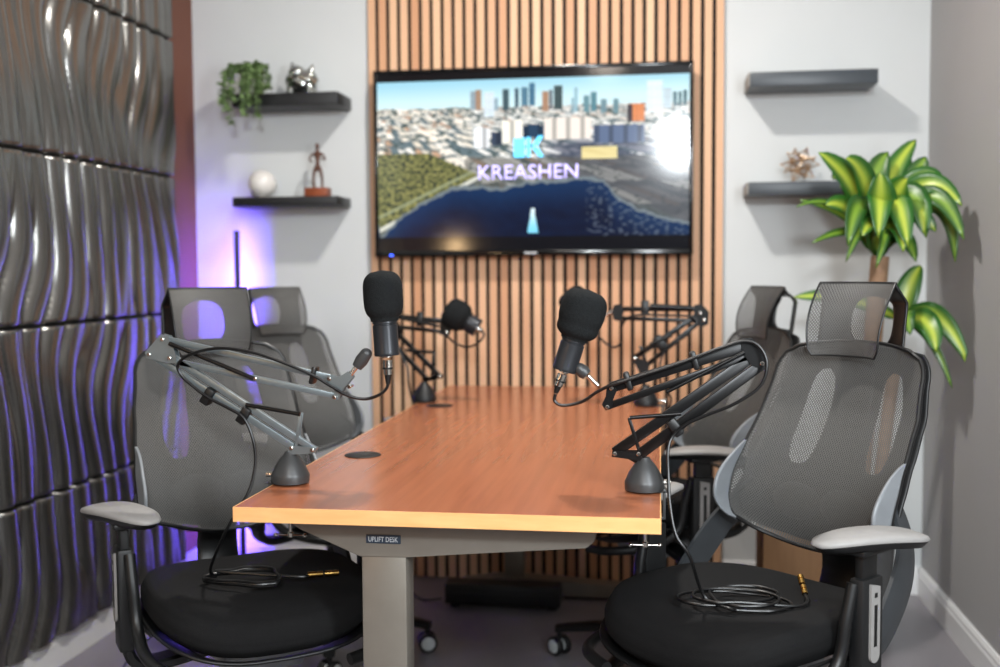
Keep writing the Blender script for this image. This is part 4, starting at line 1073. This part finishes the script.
for k in range(0, 32):
    a = -1.6 + k * 2 * PI / 10.3; rr_ = .062 + .022 * math.sin(k * .9 + .5)
    co.append(V((cx + 1.2 * rr_ * math.cos(a) + .015 * math.sin(k * .5), cy + .9 * rr_ * math.sin(a), zt + .003 + .0035 * (k / 10))))
co += [V((cx + .105, cy - .035, zt + .005)), V((cx + .13, cy - .008, zt + .006)), V((cx + .13, cy + .022, zt + .012))]
e0 = co[-1]
cable('black cable draped from the black boom arm to the right seat', co, .0032, (at(562.5, 374.5, Y2), at(555.7, 393, Y2)), None, GC,
      [(e0, e0 + V((-.002, .014, .012))), (e0 + V((-.003, .017, .014)), e0 + V((-.005, .032, .026)))])

# -- far left, black arm by the slats
Y3 = 3.39
boom('small black boom arm at far left desk edge near the slats', Y3, (424.5, 397), -1,
     [((440, 376), (396, 332), .014), ((428, 380), (390, 340), .014)],
     [((392, 316), (446, 321.5), .016), ((390, 326), (446, 332), .012)],
     [(385, 312), (393, 312), (402, 332), (398, 342), (388, 344), (383, 326)],
     ((428, 380), (441, 376)),
     [(442, 318), (449, 318), (452, 327), (449, 336), (442, 335), (440, 326)],
     [((402, 318), (440, 326), .005, -.012), ((406, 350), (434, 352), .005, -.012)],
     ((434, 352), (432, 378)), M['armblack'], M['matblack'], GA,
     ((458, 325), (464, 323)), ((448, 327), (460, 324)),
     [((420, 319), .1, .02)],
     [(440, 376), (447, 322), (447, 332)], 1.3, .014)
microphone('distant microphone pointing to lower right in front of slats at left', Y3, (478, 328.5), (466, 321), .049, .085, .030, GM)
co = [at(482, 331, Y3), at(484, 335, Y3), at(478, 343, Y3), at(467, 347, Y3), at(455, 343, Y3), at(446, 336, Y3 - .02), at(428, 329, Y3 - .025), at(404, 328, Y3 - .025), at(394, 334, Y3 - .025), at(399, 350, Y3 - .025), at(407, 366, Y3 - .03), at(409, 385, Y3 - .03), V((-.795, Y3 + .06, .72)), V((-.79, Y3 + .2, .69)), V((-.79, Y3 + .4, .66)), V((-.79, 3.87, .5)), V((-.79, 3.90, .2))]
cable('thin black cable looping under the far left microphone', co, .0034, (at(478.5, 329, Y3), at(483, 332, Y3)), None, GC)

# -- far right, black arm
Y4 = 3.36
boom('black boom arm at far right desk edge behind the tilted microphone', Y4, (646, 398), 1,
     [((634, 358), (699, 314), .016), ((648, 364), (704, 318), .014)],
     [((700, 309), (618, 309), .015), ((703, 321), (618, 318), .012)],
     [(694, 305), (702, 304), (709, 312), (708, 324), (700, 328), (694, 318)],
     ((635, 358), (648, 364)),
     [(614, 305), (621, 304), (624, 312), (621, 321), (614, 320), (612, 312)],
     [((650, 306), (692, 308), .008, -.012), ((650, 344), (672, 335), .005, -.012)],
     ((640, 346), (646, 362)), M['armblack'], M['matblack'], GA,
     ((604, 316), (598, 318)), ((614, 311), (601, 317)),
     [((645, 308), 0, .025), ((660, 343), -.6, .03)],
     [(700, 313), (704, 320), (635, 358)], 1.3, .014)
microphone('microphone mostly hidden behind the tilted front foam cap', Y4, (594, 324), (583, 311), .047, .088, .030, GM)
co = [at(596, 327, Y4), at(599, 336, Y4), at(608, 345, Y4), at(616, 347, Y4), at(622, 340, Y4), at(622, 326, Y4 - .02), at(632, 316, Y4 - .025), at(660, 315, Y4 - .025), at(695, 318, Y4 - .025), at(688, 334, Y4 - .03), at(664, 352, Y4 - .03), at(660, 380, Y4 - .03), V((.034, Y4 + .02, .77)), V((.034, Y4 + .06, .735)), V((.016, Y4 + .11, .70)), V((-.03, Y4 + .2, .69)), V((-.04, Y4 + .4, .68)), V((-.05, 3.87, .5)), V((-.05, 3.90, .2))]
cable('thin black cable looping under the far right microphone', co, .0034, (at(594, 324.5, Y4), at(597, 329, Y4)), None, GC)

# -- power cords on the floor
o = V((-1.45, 2.55, 0))
pc_ = MB(o).tube(spline([(-1.62, 3.5, .004), (-1.58, 3.0, .004), (-1.45, 2.62, .004), (-1.55, 2.45, .004), (-1.30, 2.40, .004), (-1.12, 2.62, .004), (-1.0, 2.9, .004)], 10), .0035, 8).build('power_cord', M['cable'])
pc_.location = o; tag(pc_, 'thin dark cord lying on the floor beside the silver wall', 'cord')
o = V((-.7, 3.6, 0))
pc_ = MB(o).tube(spline([(-.99, 3.915, .3), (-.98, 3.90, .12), (-.93, 3.84, .006), (-.88, 3.74, .006), (-.82, 3.66, .006), (-.75, 3.635, .02)], 10), .004, 8).build('power_cord', M['cable'])
pc_.location = o; tag(pc_, 'dark cord running from the slat wall to the low dark floor box', 'cord')

# ------------------------------------------------------------------ lamps of the room
def area(name, loc, target, size, power, rgb, shape='DISK', sy=None):
    l = bpy.data.lights.new(name, 'AREA'); l.shape = shape; l.size = size
    if sy: l.size_y = sy
    l.energy = power; l.color = rgb
    ob = bpy.data.objects.new(name, l); COL.objects.link(ob); ob.location = loc
    d = V(target) - V(loc); ob.rotation_euler = d.to_track_quat('-Z', 'Y').to_euler(); return ob
area('ceiling_downlight', (-.34, 2.72, ZC - .03), (-.34, 2.72, 0), .14, 36, (1, .96, .91))
area('softbox', (.15, -1.0, 2.14), (-.3, 3.6, 1.1), .26, 62, (.90, .96, 1.0), 'ELLIPSE', .34)
area('strip_softbox', (.82, .75, 1.55), (-1.0, 3.2, 1.15), .28, 34, (.90, .96, 1.0), 'RECTANGLE', 1.1)
area('ceiling_downlight_rear', (-.4, -.4, ZC - .03), (-.4, -.4, 0), .2, 16, (1, .88, .76))
bl = bpy.data.lights.new('table_lamp', 'POINT'); bl.energy = 12; bl.color = (1, .66, .34); bl.shadow_soft_size = .05
bo2 = bpy.data.objects.new('table_lamp', bl); COL.objects.link(bo2); bo2.location = (-1.45, .1, 1.32)
w = bpy.data.worlds.new('world'); SC.world = w; w.use_nodes = True
w.node_tree.nodes['Background'].inputs['Color'].default_value = (.6, .65, .7, 1); w.node_tree.nodes['Background'].inputs['Strength'].default_value = 0.05

SC.view_settings.view_transform = 'Standard'; SC.view_settings.look = 'None'; SC.view_settings.gamma = 1; SC.view_settings.exposure = 0.0
SC.view_settings.use_curve_mapping = False
